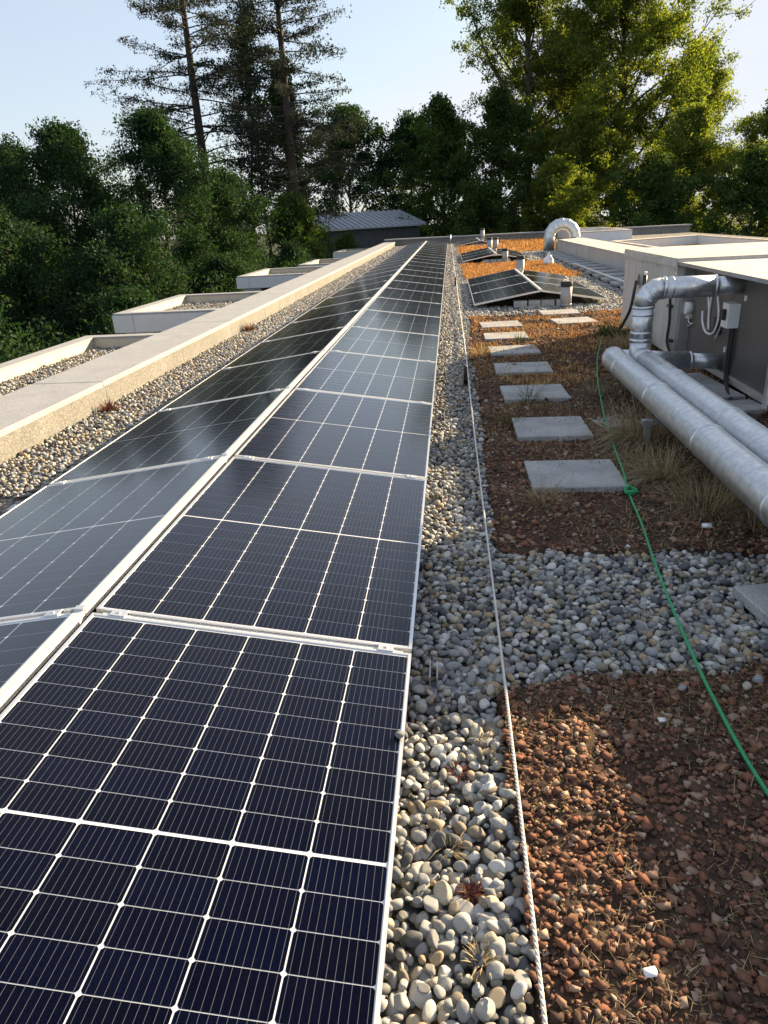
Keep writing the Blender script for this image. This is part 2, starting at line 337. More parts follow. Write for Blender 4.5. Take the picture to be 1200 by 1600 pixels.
def scatter(P, S, sub, angular=False, shapes=6, flat=(.5, .75), tilt=.3, seed=1):
    """real stones: each one an ellipsoid-like pebble or an angular chip; returns V, F"""
    g = np.random.default_rng(seed); n = len(P); kind = g.integers(0, shapes, n); VV = []; FF = []; off = 0
    for k in range(shapes):
        i = np.where(kind == k)[0]
        if not len(i): continue
        V, F = stone_shape(sub, 100+k+seed, angular=angular); m = len(i)
        ax = np.stack([np.ones(m), g.uniform(.62, .95, m), g.uniform(*flat, m)], -1)*S[i, None]
        M = rotz(g.uniform(0, 6.28, m)) @ rotx(g.normal(0, tilt, m)) @ rotz(g.uniform(0, 6.28, m))
        Q = np.einsum('nij,nvj->nvi', M, V[None]*ax[:, None, :]) + P[i, None, :]
        VV.append(Q.reshape(-1, 3)); FF.append((F[None]+(np.arange(m)*len(V))[:, None, None]).reshape(-1, 3)+off); off += m*len(V)
    return np.concatenate(VV), np.concatenate(FF)
def blades(P, H, W, lean, mat, name, parent=None, seed=0, bend=.5):
    """grass blades: three-segment bent strips"""
    g = np.random.default_rng(seed); n = len(P); a = g.uniform(0, 6.28, n) if np.isscalar(lean) else lean[:, 1]; L = np.abs(g.normal(0, lean, n)) if np.isscalar(lean) else lean[:, 0]
    d = np.stack([np.cos(a), np.sin(a), np.zeros(n)], -1); s = np.stack([-np.sin(a), np.cos(a), np.zeros(n)], -1); up = np.array([0, 0, 1.0])
    V = []
    for t, w in ((0, 1), (.4, .8), (.75, .5), (1, .12)):
        th = L*(1+bend*t)
        c = P + H[:, None]*t*(d*np.sin(th)[:, None]+up*np.cos(th)[:, None])
        c[:, 2] = np.maximum(c[:, 2], P[:, 2]+.002)
        V += [c-s*W[:, None]*w/2, c+s*W[:, None]*w/2]
    V = np.stack(V, 1).reshape(-1, 3); b = np.arange(n)*8
    F = np.concatenate([np.stack([b+q, b+q+1, b+q+3, b+q+2], -1) for q in (0, 2, 4)])
    return link(name, np_mesh(name, V, F, mat), parent)

# ------------------------------------------------------------------ ground, lake, building
GZ = -4.2
def terrain():
    rr = np.concatenate([np.linspace(0, 110, 12), np.array([140, 200, 300, 450, 700, 1100, 1800, 2800])]); aa = np.linspace(0, 2*math.pi, 65)[:-1]
    V = []; F = []
    for i, r in enumerate(rr):
        for a in aa:
            x, y = r*math.cos(a), 20+r*math.sin(a)
            z = GZ - max(0, r-110)*.10 if r < 500 else GZ-39+(r-500)*.008
            V.append((x, y, z+(.3*math.sin(x*.2)*math.cos(y*.17) if 30 < r < 400 else 0)))
    n = len(aa)
    for i in range(len(rr)-1):
        for j in range(n): F.append((i*n+j, i*n+(j+1) % n, (i+1)*n+(j+1) % n, (i+1)*n+j))
    return np_mesh('ground', np.array(V), np.array(F), MT['ground'])
tag(link('ground', terrain()), kind='structure')
tag(MB().prism([(700*math.cos(a*.2618), 20+700*math.sin(a*.2618)) for a in range(24)], -38.0, -36.0).build('lake', MT['lake']), kind='structure')
b = MB(); b.box((-3.95, -6, GZ), (14, 46.0, -.12)); blk = b.build('building', MT['facade'])
tag(blk, 'dark building below the flat roof, seen only beyond the parapet', 'building')
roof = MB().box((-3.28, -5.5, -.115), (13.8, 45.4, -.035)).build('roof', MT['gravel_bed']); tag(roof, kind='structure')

# left parapet: aggregate wall panels and capstones
par = empty('parapet_wall', (-3.6, 4, -.1), 'low parapet wall with wide grey capstones left of the solar panels', 'parapet')
def sub(o, part): o.parent = part; return o          # a piece of a part (parts keep world coordinates)
def rel(o, parent): o.parent = parent; o.matrix_parent_inverse = Matrix.Translation(-Vector(parent.location)); return o
YJ = [-6.28, -2.08, 2.12]+[6.33+4.2*k for k in range(10)]
for a, c in zip(YJ, YJ[1:]+[45.4]):
    c = min(c, 45.38)
    if c-a < .3: continue
    m = MB(); t = .045
    x0, x1, z0, z1, y0, y1 = -4.0, -3.285, .192, .238, a+.006, c-.006; e = .006
    m.prism([(x0, y0), (x1, y0), (x1, y1), (x0, y1)], z0, z1-e)
    i = len(m.v); m.v += [(x0+e, y0+e, z1), (x1-e, y0+e, z1), (x1-e, y1-e, z1), (x0+e, y1-e, z1)]
    m.f[-5:-4] = []; m.f = [q for q in m.f if q != (4, 5, 6, 7)]
    m.f += [(4+k, 4+(k+1) % 4, i+(k+1) % 4, i+k) for k in range(4)]+[(i, i+1, i+2, i+3)]
    m2 = MB(); m2.v = m.v; m2.f = [(3, 2, 1, 0)]+[(k, (k+1) % 4, 4+(k+1) % 4, 4+k) for k in range(4)]+[(4+k, 4+(k+1) % 4, i+(k+1) % 4, i+k) for k in range(4)]+[(i, i+1, i+2, i+3)]
    rel(m2.build('capstone', MT['cap']), par)
y = -6.2
while y < 45.2:
    e = min(y+2.1, 45.38); rel(MB().box((-3.9, y+.004, -.11), (-3.305, e-.004, .1915)).build('wall_panel', MT['aggregate']), par); y += 2.1
# far parapet
fp = empty('end_parapet', (4, 45.6, -.1), 'low grey parapet closing the far end of the roof', 'parapet')
rel(MB().box((-3.95, 45.42, -.11), (13.9, 45.9, .33)).build('wall', MT['aggregate']), fp)
xs = [-4.0, -.4, 3.2, 6.8, 10.4, 14.0]
for a, c in zip(xs, xs[1:]): rel(MB().box((a+.006, 45.36, .332), (c-.006, 45.96, .40)).build('capping', MT['cap']), fp)

# projecting bays left of the parapet
def bay(y0, y1, xo, z, label, stones):
    t = empty('roof_bay', ((xo-4)/2, (y0+y1)/2, z-.45), label, 'roof bay', 'gravelled roof bays left of the parapet')
    w = .24
    for a, c, nm in (((xo, y0, z-.34), (xo+w, y1, z), 'rim'), ((xo+w+.002, y0, z-.34), (-4.03, y0+w, z-.001), 'rim'), ((xo+w+.002, y1-w, z-.34), (-4.03, y1, z-.001), 'rim')):
        rel(MB().box((a[0], a[1], a[2]), (c[0], c[1], c[2]-.03)).build(nm, MT['cream']), t)
    for a, c in (((xo-.012, y0-.012), (xo+w+.012, y1+.012)), ((xo+w+.016, y0-.012), (-4.03, y0+w+.012)), ((xo+w+.016, y1-w-.012), (-4.03, y1+.012))):
        rel(MB().box((a[0], a[1], z-.03), (c[0], c[1], z+.005)).build('rim_cap', MT['cap']), t)
    x = xo-.012
    while x < -4.1:
        e = min(x+(.42 if x < xo else 1.6), -4.04); rel(MB().box((x+.005, y0-.03, z-.38), (e-.005, y0-.004, z-.034)).build('fascia_panel', MT['fascia']), t); x = e
    rel(MB().box((xo-.03, y0-.025, z-.38), (xo-.004, y1, z-.034)).build('fascia_panel', MT['fascia']), t)
    rel(MB().box((xo+.15, y0+.1, z-.55), (xo+.75, y1-.1, z-.385)).build('soffit_band', MT['fascia']), t)
    rel(MB().box((xo+.3, y0+.25, GZ), (-4.0, y1-.2, z-.56)).build('wall', MT['facade']), t)
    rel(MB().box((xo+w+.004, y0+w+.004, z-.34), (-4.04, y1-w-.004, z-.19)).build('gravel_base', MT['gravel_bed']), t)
    if stones:
        A = (y1-y0-2*w)*(-4.04-xo-w); n = int(A*stones); g = np.random.default_rng(int(y0*10))
        P = np.stack([g.uniform(xo+w+.03, -4.07, n), g.uniform(y0+w+.03, y1-w-.03, n), np.full(n, z-.185)+g.uniform(-.005, .02, n)], -1)
        V, F = scatter(P, g.uniform(.016, .034, n), 0, seed=int(y0)); rel(tag(link('gravel', np_mesh('gravel', V, F, MT['pebble'], True)), kind='stuff'), t)
bay(6.0, 12.75, -6.75, -.2, 'nearest gravelled roof bay beside the grey parapet, cut by the picture edge', 250)
bay(14.35, 18.2, -6.92, 0.0, 'second roof bay from the camera, with pale fascia and gravel fill', 250)
bay(24.1, 28.0, -7.1, 0.0, 'third roof bay from the camera, with pale fascia and gravel fill', 240)
bay(33.4, 37.8, -6.9, -.2, 'fourth roof bay from the camera, small and low behind the parapet', 0)
bay(42.6, 46.6, -6.7, -.08, 'farthest roof bay, a pale sliver near the barn', 0)

# ------------------------------------------------------------------ solar panels
W, L, PIT, TILT = 1.134, 1.722, 1.7503, .1436
Y0, XR, ZL = 2.0604, -.1506, .13
XT = XR-W*math.cos(TILT); ZT = ZL+W*math.sin(TILT); GAP = .0679
CW, CH, CGX, CGY, MID = .1812, .0909, .0041, .0022, .010
CX = [(W-6*CW-5*CGX)/2+i*(CW+CGX) for i in range(6)]
tot = 18*CH+16*CGY+MID; CY = []; yy = (L-tot)/2
for j in range(18): CY.append(yy); yy += CH+(MID if j == 8 else CGY)
def cell_poly(x, y):
    c = .0052; return [(x+c, y), (x+CW-c, y), (x+CW, y+c), (x+CW, y+CH-c), (x+CW-c, y+CH), (x+c, y+CH), (x, y+CH-c), (x, y+c)]
def uvs(m, polys_uv):
    lay = m.uv_layers.new(name='UVMap'); lay.data.foreach_set('uv', np.array(polys_uv, np.float32).ravel())
def cell_mesh():
    p = cell_poly(0, 0); m = MB().quad(*[(x, y, 0) for x, y in p]).mesh('cell', MT['cell']); uvs(m, [(x/CW, y/CH) for x, y in p]); return m
def grid_mesh():
    b = MB(); uv = []
    for x in CX:
        for y in CY:
            p = cell_poly(x, y); b.quad(*[(q, r, -.0035) for q, r in p]); uv += [((q-x)/CW, (r-y)/CH) for q, r in p]
    m = b.mesh('cell_grid', MT['cell']); uvs(m, uv); return m
ME_CELL, ME_GRID = cell_mesh(), grid_mesh()
def frame_mesh():
    b = MB(); lip, h, wl = .0105, .030, .002
    b.box((0, 0, -h), (lip, L, 0)); b.box((W-lip, 0, -h), (W, L, 0)); b.box((lip, 0, -h), (W-lip, lip, 0)); b.box((lip, L-lip, -h), (W-lip, L, 0)); return b.mesh('frame', MT['alu'])
ME_FRAME = frame_mesh()
ME_BACK = MB().box((.0106, .0106, -.010), (W-.0106, L-.0106, -.0042)).mesh('backsheet', MT['backsheet'])
ME_PANE = MB().quad((.0106, .0106, -.0012), (W-.0106, .0106, -.0012), (W-.0106, L-.0106, -.0012), (.0106, L-.0106, -.0012)).mesh('glass_pane', MT['pane'])
def clamp_mesh():
    b = MB(); b.box((-.027, -.019, .0005), (.027, .019, .004)); b.box((-.027, -.0095, -.03), (.027, .0095, .0005)); b.tube([(0, 0, .004), (0, 0, .008)], .006, 8); return b.mesh('clamp', MT['alu'])
ME_CLAMP = clamp_mesh()
ME_RAIL = MB().box((.03, -.011, -.034), (W-.03, .011, -.008)).mesh('mounting_strip', MT['rail'])
ORD = ['first','second','third','fourth','fifth','sixth','seventh','eighth','ninth','tenth','eleventh','twelfth','thirteenth','fourteenth','fifteenth','sixteenth','seventeenth','eighteenth','nineteenth','twentieth','twenty-first','twenty-second','twenty-third','twenty-fourth']
def panel(y0, xlow, zlow, right, tilt, label, group, cells, clamps=True, last=False):
    """one module; right: it leans down towards +X"""
    j = (rng.normal(0, .0012), rng.normal(0, .0009))
    t = tilt+j[0]
    if right: M = Matrix(((-math.cos(t), 0, math.sin(t), xlow), (0, -1, 0, y0+L), (math.sin(t), 0, math.cos(t), zlow), (0, 0, 0, 1)))
    else: M = Matrix(((math.cos(t), 0, -math.sin(t), xlow), (0, 1, 0, y0), (math.sin(t), 0, math.cos(t), zlow), (0, 0, 0, 1)))
    o = empty('solar_panel', (0, 0, 0), label, 'solar panel', group); o.matrix_world = M
    link('frame', ME_FRAME, o); link('backsheet', ME_BACK, o)
    if cells:
        for x in CX:
            for y in CY: link('cell', ME_CELL, o, (x, y, -.0035))
    else: link('cell_grid', ME_GRID, o)
    link('glass_pane', ME_PANE, o)
    if clamps:
        yc = -.014 if right else L+.014
        link('clamp', ME_CLAMP, o, (.09, yc, 0)); link('clamp', ME_CLAMP, o, (W-.09, yc, 0)); link('mounting_strip', ME_RAIL, o, (0, yc, 0))
    return o
NP = 24
for k in range(NP):
    ys = Y0+(k-1)*PIT+.014
    panel(ys, XR, ZL, True, TILT, 'solar panel sloping down right to the cable, %s from the camera in the long row' % ORD[k], 'right slope of the long solar row', k < 6)
    panel(ys, XT-GAP-W*math.cos(TILT), ZL, False, TILT, 'solar panel sloping down left to the parapet, %s from the camera in the long row' % ORD[k], 'left slope of the long solar row', k in (0, 1, 2, 3))
# ridge rail
xm = XT-GAP
b = MB()
rr = empty('ridge_rail', (xm+.02, 20, ZT-.02), 'long pale metal rail along the ridge between the two panel slopes', 'rail')
y = Y0-PIT
for k in range(NP):
    rel(MB().box((xm-.002+.004, y+.004, ZT-.03), (xm+.031, y+PIT-.004, ZT+.005)).build('rail_section', MT['rail']), rr)
    rel(MB().box((xm-.001, y-.012, ZT+.0055), (xm+.034, y+.012, ZT+.013)).build('rail_joint', MT['alu']), rr); y += PIT
# feet of the mounting system along the low edges
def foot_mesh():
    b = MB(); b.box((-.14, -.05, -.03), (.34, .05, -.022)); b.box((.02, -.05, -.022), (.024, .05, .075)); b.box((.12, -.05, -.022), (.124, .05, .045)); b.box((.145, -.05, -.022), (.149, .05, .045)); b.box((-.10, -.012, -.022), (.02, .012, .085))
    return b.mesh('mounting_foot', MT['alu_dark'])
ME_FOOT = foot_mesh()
for k in range(0, 12):
    y = Y0+(k-1)*PIT
    if k >= 1:
        o = link('mounting_foot', ME_FOOT, None, (XR-.06, y, .012)); tag(o, 'metal mounting foot under the right panel edge, %s from the camera' % ORD[k-1], 'mounting foot', 'mounting feet of the long row')
    if 1 <= k < 8:
        o = link('mounting_foot', ME_FOOT, None, (XT-GAP-W*math.cos(TILT)+.06, y, .012)); o.rotation_euler.z = math.pi; tag(o, 'metal mounting foot under the left panel edge, %s from the camera' % ORD[k-1], 'mounting foot', 'mounting feet of the long row')
# small arrays on the right
def small_array(y0, n, xl, zl, which):
    t = R(9.5); xr = xl+2*W*math.cos(t)+.05; zt = zl+W*math.sin(t)
    for k in range(n):
        panel(y0+k*PIT, xl, zl, False, t, 'solar panel on the left slope of the %s, %s from the camera' % (which, ORD[k]), which, False, k < n-1)
        panel(y0+k*PIT, xr, zl, True, t, 'solar panel on the right slope of the %s, %s from the camera' % (which, ORD[k]), which, False, k > 0)
    xm_ = xl+W*math.cos(t)+.025
    tag(MB().box((xm_-.02, y0+.01, zt-.03), (xm_+.02, y0+n*PIT-.03, zt+.010)).build('ridge_rail', MT['rail']), 'pale ridge rail on the %s' % which, 'rail')
    for i, (dx, w) in enumerate(((-.34, .22), (-.10, .20), (.13, .22), (.37, .2))):
        for j in range(2):
            hh = .062
            tag(MB().box((xm_+dx-w/2, y0+.03, -.03+j*(hh+.003)), (xm_+dx+w/2, y0+.24, -.03+hh+j*(hh+.003))).build('ballast_block', MT['ballast']),
                'grey ballast block under the %s, %s from its left end, %s layer' % (which, ORD[i], ('lower', 'upper')[j]), 'ballast block', 'ballast under the %s' % which)
    return xm_, zt
small_array(12.75, 3, .40, .085, 'nearest small solar array')
small_array(25.3, 3, .40, .085, 'middle small solar array')
small_array(39.4, 3, .40, .085, 'farthest small solar array')

# ------------------------------------------------------------------ substrate, pebbles, chips
def edge(v, s, seed, amp): return (vnoise(v*s, v*0+.5, seed)-.5)*2*amp + (vnoise(v*s*4, v*0+9.5, seed+3)-.5)*amp*.8
def in_soil(x, y):
    """where the red planted substrate lies (1) and where round gravel lies (0)"""
    x = np.asarray(x, float); y = np.asarray(y, float)
    left = .19+edge(y, 1.1, 2, .05)+np.clip((y-4)*.012, 0, .12)
    a = (x > left-.03) & (y < 2.16+edge(x, 1.6, 5, .14)+np.clip((x-.9)*.12, -.1, .3))
    b_ = (x > left) & (y > 3.18+edge(x, 1.7, 11, .16)-np.clip((x-1.1)*.25, 0, .3)) & (y < 11.75+edge(x, 1.2, 21, .12)) & (x < 3.2)
    c = (x > .36+edge(y, .9, 31, .06)) & (x < 3.15+edge(y, .9, 33, .15)) & (y > 18.4) & (y < 24.6)
    d = (x > .36) & (y > 31.0) & (y < 39.0) & (x < 3.0)
    e = (x > 2.9) & (y > 32.0) & (y < 45.2) & (x < 6.2)
    return a | b_ | c | d | e
def soil_sheet(name, x0, x1, y0, y1, st, mat):
    X = np.arange(x0, x1+st*.5, st); Y = np.arange(y0, y1+st*.5, st); gx, gy = np.meshgrid(X, Y)
    z = .004+.022*(vnoise(gx*3, gy*3, 4)-.4)+.014*(vnoise(gx*11, gy*11, 6)-.5)+.007*(vnoise(gx*30, gy*30, 8)-.5)
    z = np.where(in_soil(gx, gy), z, -.05); V = np.stack([gx, gy, z], -1).reshape(-1, 3)
    n, k = len(X), len(Y); i = (np.arange(k-1)[:, None]*n+np.arange(n-1)).ravel(); F = np.stack([i, i+1, i+n+1, i+n], -1)
    return tag(link(name, np_mesh(name, V, F, mat, True)), kind='structure')
soil_sheet('planted_bed', .05, 2.2, -1.5, 2.7, .02, MT['soil'])
soil_sheet('planted_bed', .05, 3.3, 2.6, 12.0, .035, MT['soil'])
soil_sheet('planted_bed', .2, 3.4, 18.3, 24.8, .06, MT['sedum'])
soil_sheet('planted_bed', .2, 6.4, 30.9, 45.3, .15, MT['sedum'])

def jitter(x0, x1, y0, y1, sp, seed):
    g = np.random.default_rng(seed); X, Y = np.meshgrid(np.arange(x0, x1, sp), np.arange(y0, y1, sp*.9))
    X = X+np.where(np.arange(X.shape[0]) % 2, .5*sp, 0)[:, None]; n = X.size
    return np.stack([X.ravel()+g.uniform(-.38, .38, n)*sp, Y.ravel()+g.uniform(-.38, .38, n)*sp], -1), g
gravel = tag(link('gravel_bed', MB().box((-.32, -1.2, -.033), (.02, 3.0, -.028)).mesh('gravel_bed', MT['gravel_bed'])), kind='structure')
def gravel_patch(x0, x1, y0, y1, sp, s, sub, seed, name='pebbles', keep=None, z=-.012, layers=2, single=0):
    PP = []; SS = []
    for lay in range(layers):
        P, g = jitter(x0, x1, y0, y1, sp*(1 if lay == 0 else 1.45), seed+lay)
        soil = in_soil(P[:, 0], P[:, 1]); ok = ~soil
        ok |= soil & (g.random(len(P)) < (.05 if lay else .0)) & in_near_edge(P)
        if keep is not None: ok &= keep(P)
        P = P[ok]; S = s*np.exp(g.normal(0, .28, len(P))); S = np.clip(S, s*.5, s*1.6)
        PP.append(np.c_[P, z+lay*s*.75+g.uniform(-.2, .3, len(P))*s]); SS.append(S)
    P = np.concatenate(PP); S = np.concatenate(SS)
    if single:
        d = np.hypot(P[:, 0], P[:, 1])+np.where(P[:, 0] < XR+.0, 99, 0)+np.where(P[:, 1] < .8, 99, 0); o = np.argsort(d-S*6)[:single]
        protos = []
        for k in range(8):
            V, F = stone_shape(2, 300+k); g2 = np.random.default_rng(k); V = V*np.array([1, g2.uniform(.65, .92), g2.uniform(.5, .72)]); protos.append(np_mesh('pebble', V, F, MT['pebble'], True))
        for i in o:
            q = link('pebble', protos[rng.integers(0, 8)], gravel, P[i]); q.scale = (S[i],)*3; q.rotation_euler = (rng.normal(0, .35), rng.normal(0, .35), rng.uniform(0, 6.28))
        m = np.ones(len(P), bool); m[o] = False; P = P[m]; S = S[m]
    V, F = scatter(P, S, sub, seed=seed)
    return tag(link(name, np_mesh(name, V, F, MT['pebble'], True), gravel), kind='stuff')
def in_near_edge(P):
    return ~(in_soil(P[:, 0]-.14, P[:, 1]) & in_soil(P[:, 0], P[:, 1]-.14) & in_soil(P[:, 0], P[:, 1]+.14))
gravel_patch(-.24, 1.0, .55, 2.35, .030, .0172, 1, 11, single=300)
gravel_patch(-.24, 1.9, 2.35, 3.75, .030, .0172, 1, 15, keep=lambda P: (P[:, 0] < 1.9))
gravel_patch(1.0, 1.9, 1.9, 2.35, .030, .0172, 1, 17)
gravel_patch(-.24, .45, 3.75, 5.0, .032, .0182, 1, 21)
gravel_patch(-.24, .45, 5.0, 9.0, .033, .0188, 0, 25)
gravel_patch(-.2, .6, 9.0, 20.0, .042, .024, 0, 31, layers=1)
gravel_patch(-.2, .6, 20.0, 44.5, .07, .036, 0, 41, layers=1)
gravel_patch(.45, 3.4, 11.4, 18.8, .05, .026, 0, 51, layers=1, keep=lambda P: (P[:, 1] < 13.0) | (P[:, 0] > 2.5))
gravel_patch(2.6, 4.2, 18.8, 31.5, .075, .036, 0, 61, layers=1)
gravel_patch(.3, 3.2, 24.4, 31.5, .09, .04, 0, 65, layers=1, keep=lambda P: (P[:, 1] < 25.4) | (P[:, 0] > 2.6))
gravel_patch(-3.29, -2.36, 4.0, 10.5, .036, .0185, 0, 71, layers=2)
gravel_patch(-3.29, -2.36, 10.5, 22.0, .044, .024, 0, 81, layers=1)
gravel_patch(-3.29, -2.36, 22.0, 45.0, .075, .036, 0, 91, layers=1)

bedn = bpy.data.objects['planted_bed']; bedf = bpy.data.objects['planted_bed.001']
def chips(x0, x1, y0, y1, n, s, seed, parent, single=0, keep=None):
    g = np.random.default_rng(seed); P = np.stack([g.uniform(x0, x1, n), g.uniform(y0, y1, n)], -1)
    dens = vnoise(P[:, 0]*2.2, P[:, 1]*2.2, seed); edge_ = P[:, 0] < .62
    ok = in_soil(P[:, 0], P[:, 1]) & ((g.random(n) < .35+1.0*dens) | edge_)
    P = P[ok]; S = s*np.exp(g.normal(0, .42, len(P))); S = np.clip(S, s*.4, s*2.6)
    z = .004+.022*(vnoise(P[:, 0]*3, P[:, 1]*3, 4)-.4)+.014*(vnoise(P[:, 0]*11, P[:, 1]*11, 6)-.5)
    P = np.c_[P, z+S*.3]
    if single:
        d = np.hypot(P[:, 0], P[:, 1])-S*45+np.where(P[:, 1] < .8, 99, 0); o = np.argsort(d)[:single]; protos = []
        for k in range(8):
            V, F = stone_shape(0, 500+k, angular=True); g2 = np.random.default_rng(k+50); V = V*np.array([1, g2.uniform(.55, .9), g2.uniform(.35, .6)]); protos.append(np_mesh('brick_chip', V, F, MT['chip']))
        for i in o:
            q = link('brick_chip', protos[g.integers(0, 8)], parent, P[i]); q.scale = (S[i],)*3; q.rotation_euler = (g.normal(0, .5), g.normal(0, .5), g.uniform(0, 6.28))
        m = np.ones(len(P), bool); m[o] = False; P = P[m]; S = S[m]
    V, F = scatter(P, S, 0, angular=True, seed=seed, flat=(.28, .55)); tag(link('brick_chips', np_mesh('brick_chips', V, F, MT['chip']), parent), kind='stuff')
chips(.1, 1.9, .5, 2.7, 22000, .0068, 7, bedn, single=300)
chips(.12, 2.4, 2.75, 6.0, 14000, .0085, 8, bedf)
chips(.15, 3.0, 6.0, 11.9, 8000, .012, 9, bedf)

def soil_z(P): return .004+.022*(vnoise(P[:, 0]*3, P[:, 1]*3, 4)-.4)+.014*(vnoise(P[:, 0]*11, P[:, 1]*11, 6)-.5)
def litter(x0, x1, y0, y1, n, seed, h, w, lean, mat, name, parent, thr=.35):
    g = np.random.default_rng(seed); P = np.stack([g.uniform(x0, x1, n), g.uniform(y0, y1, n)], -1)
    ok = in_soil(P[:, 0], P[:, 1]) & (g.random(len(P)) < np.clip((vnoise(P[:, 0]*2.6, P[:, 1]*2.6, seed+9)-thr)*3, .05, 1)); P = P[ok]
    P = np.c_[P, soil_z(P)+g.uniform(0, .012, len(P))]
    return tag(blades(P, h*g.uniform(.5, 1.6, len(P)), w*g.uniform(.6, 1.4, len(P)), lean, mat, name, parent, seed), kind='stuff')
litter(.12, 1.9, .5, 2.6, 9000, 101, .034, .0014, 1.4, MT['straw'], 'dry_grass', bedn)
litter(.12, 1.9, .5, 2.6, 12000, 102, .014, .0045, 1.0, MT['moss'], 'brown_moss', bedn, .3)
litter(.26, .52, .5, 2.2, 2600, 110, .022, .0014, 1.2, MT['straw'], 'dry_grass', bedn, .45)
litter(.15, 3.0, 2.8, 7.0, 16000, 103, .05, .003, 1.3, MT['straw'], 'dry_grass', bedf, .4)
litter(.15, 3.2, 3.0, 11.8, 14000, 104, .025, .009, .9, MT['moss'], 'brown_moss', bedf, .3)
litter(.2, 3.2, 6.5, 11.8, 18000, 105, .038, .010, .9, MT['sedum_tuft'], 'orange_sedum', bedf, .3)
bed3 = bpy.data.objects['planted_bed.002']; bed4 = bpy.data.objects['planted_bed.003']
litter(.3, 3.3, 18.3, 24.8, 13000, 106, .06, .03, .8, MT['sedum_tuft'], 'orange_sedum', bed3, .0)
litter(.3, 6.3, 31, 45.2, 11000, 107, .08, .08, .8, MT['sedum_tuft'], 'orange_sedum', bed4, .0)

# ------------------------------------------------------------------ stepping slabs
def slab(name, cx, cy, w, d, rz, z1, label, group, h=.045, rx=0):
    b = MB(); e = .006; z0 = -h
    pts = lambda i: [(-w/2+i, -d/2+i), (w/2-i, -d/2+i), (w/2-i, d/2-i), (-w/2+i, d/2-i)]
    b.v = [(x, y, z0) for x, y in pts(0)]+[(x, y, -e) for x, y in pts(0)]+[(x, y, 0) for x, y in pts(e)]
    b.f = [(3, 2, 1, 0)]+[(k, (k+1) % 4, 4+(k+1) % 4, 4+k) for k in range(4)]+[(4+k, 4+(k+1) % 4, 8+(k+1) % 4, 8+k) for k in range(4)]+[(8, 9, 10, 11)]
    o = b.build(name, MT['slab'], None, False, (cx, cy, z1)); o.rotation_euler = (rx, 0, rz); return tag(o, label, 'paving slab', group)
SL = [(.735, 4.13, .55, .50, .5), (.73, 5.16, .53, .54, 0), (.73, 6.29, .56, .54, 1), (.735, 7.41, .57, .51, -.5), (.73, 8.47, .57, .53, 1.5), (.71, 9.53, .56, .55, 0), (.715, 10.57, .58, .53, 3)]
LB = ['stepping slab nearest the green rope knot', 'second stepping slab from the camera, with the dry tuft at its left', 'third stepping slab from the camera, with grass growing at its front edge', 'fourth stepping slab from the camera, the last one wholly in shade', 'fifth stepping slab from the camera, half in the sun', 'sixth stepping slab from the camera, in the sun', 'seventh stepping slab from the camera, farthest in the left file']
for (x, y, w, d, a), s in zip(SL, LB): slab('paving_slab', x, y, w, d, R(a), .038+random.uniform(-.004, .004), s, 'stepping slabs over the planted bed', rx=R(random.uniform(-.8, .8)))
slab('paving_slab', 1.77, 10.67, .58, .55, R(6), .038, 'sunlit slab right of the stepping file, nearer of two', 'stepping slabs over the planted bed')
slab('paving_slab', 1.70, 11.66, .58, .52, R(1), .038, 'sunlit slab before the nearest small array, farther of two', 'stepping slabs over the planted bed')
slab('paving_slab', 1.44, 2.47, .5, .5, R(10), .05, 'grey slab lying on pebbles at the right picture edge', 'loose slabs')
slab('paving_slab', 1.24, 5.36, .3, .3, R(20), .012, 'small half-buried slab by the green rope under the ducts', 'loose slabs')
slab('paving_slab', 2.22, 6.35, .28, .95, R(4), .045, 'dark slab lying under the lower duct by the dark cabinet', 'loose slabs')
slab('paving_slab', 2.25, 5.55, .26, .3, R(8), .06, 'dark slab below the cabinet corner post', 'loose slabs')
for k in range(15):
    slab('paving_slab', 3.70+.015*k, 14.6+1.06*k, .72, .58, R(random.uniform(-1, 1)), .075, 'walkway slab beside the low grey housing, %s from the camera' % ORD[k], 'walkway slabs beside the low housing')

# ------------------------------------------------------------------ cable, posts, green rope
def strand(path, r, pitch, k, nst, seg=6):
    pts = []; acc = 0; prev = None
    for p in path:
        p = Vector(p); acc += (p-prev).length if prev else 0; prev = p; a = 2*math.pi*(acc/pitch+k/nst)
        pts.append((p.x+r*math.cos(a), p.y, p.z+r*math.sin(a)))
    return MB().tube(pts, r*.98, seg)
cab = empty('lifeline_cable', (.16, 1, .05), 'twisted white cable stretched straight along the gravel strip', 'cable')
def cz(y): return .055+.02*math.cos(y*.9)*math.exp(-y*.05)
def cxx(y): return .162+.004*math.sin(y*.8)-max(0, y-8)*.0030
near = [(cxx(y), y, cz(y)) for y in np.arange(.6, 4.6, .006)]
for k in range(3): rel(strand(near, .0027, .045, k, 3).build('strand', MT['white_rope'], None, True), cab)
rel(MB().tube([(cxx(y), y, cz(y)) for y in np.arange(4.58, 44.5, .4)], .0056, 8).build('far_length', MT['white_rope'], None, True), cab)
for i, (y, lab) in enumerate(((6.75, 'black guide post on the cable nearest the camera'), (17.3, 'second black guide post along the cable'), (29.5, 'third black guide post along the cable'))):
    o = MB(); o.tube([(0, 0, -.03), (0, 0, .02)], .045, 12); o.tube([(0, 0, .02), (0, 0, .19), (0, 0, .2)], [.02, .02, .015], 12); o.tube([(0, -.03, .075), (0, .03, .075)], .012, 8)
    tag(o.build('guide_post', MT['black'], None, True, (cxx(y)-.028, y, 0)), lab, 'post', 'posts of the cable')
o = MB(); o.box((-.05, -.05, -.03), (.05, .05, .0)); o.tube([(0, 0, 0), (0, 0, .5)], .03, 10); tag(o.build('end_post', MT['alu'], None, True, (.02, 44.7, 0)), 'thin metal post at the far end of the cable', 'post', 'posts of the cable')
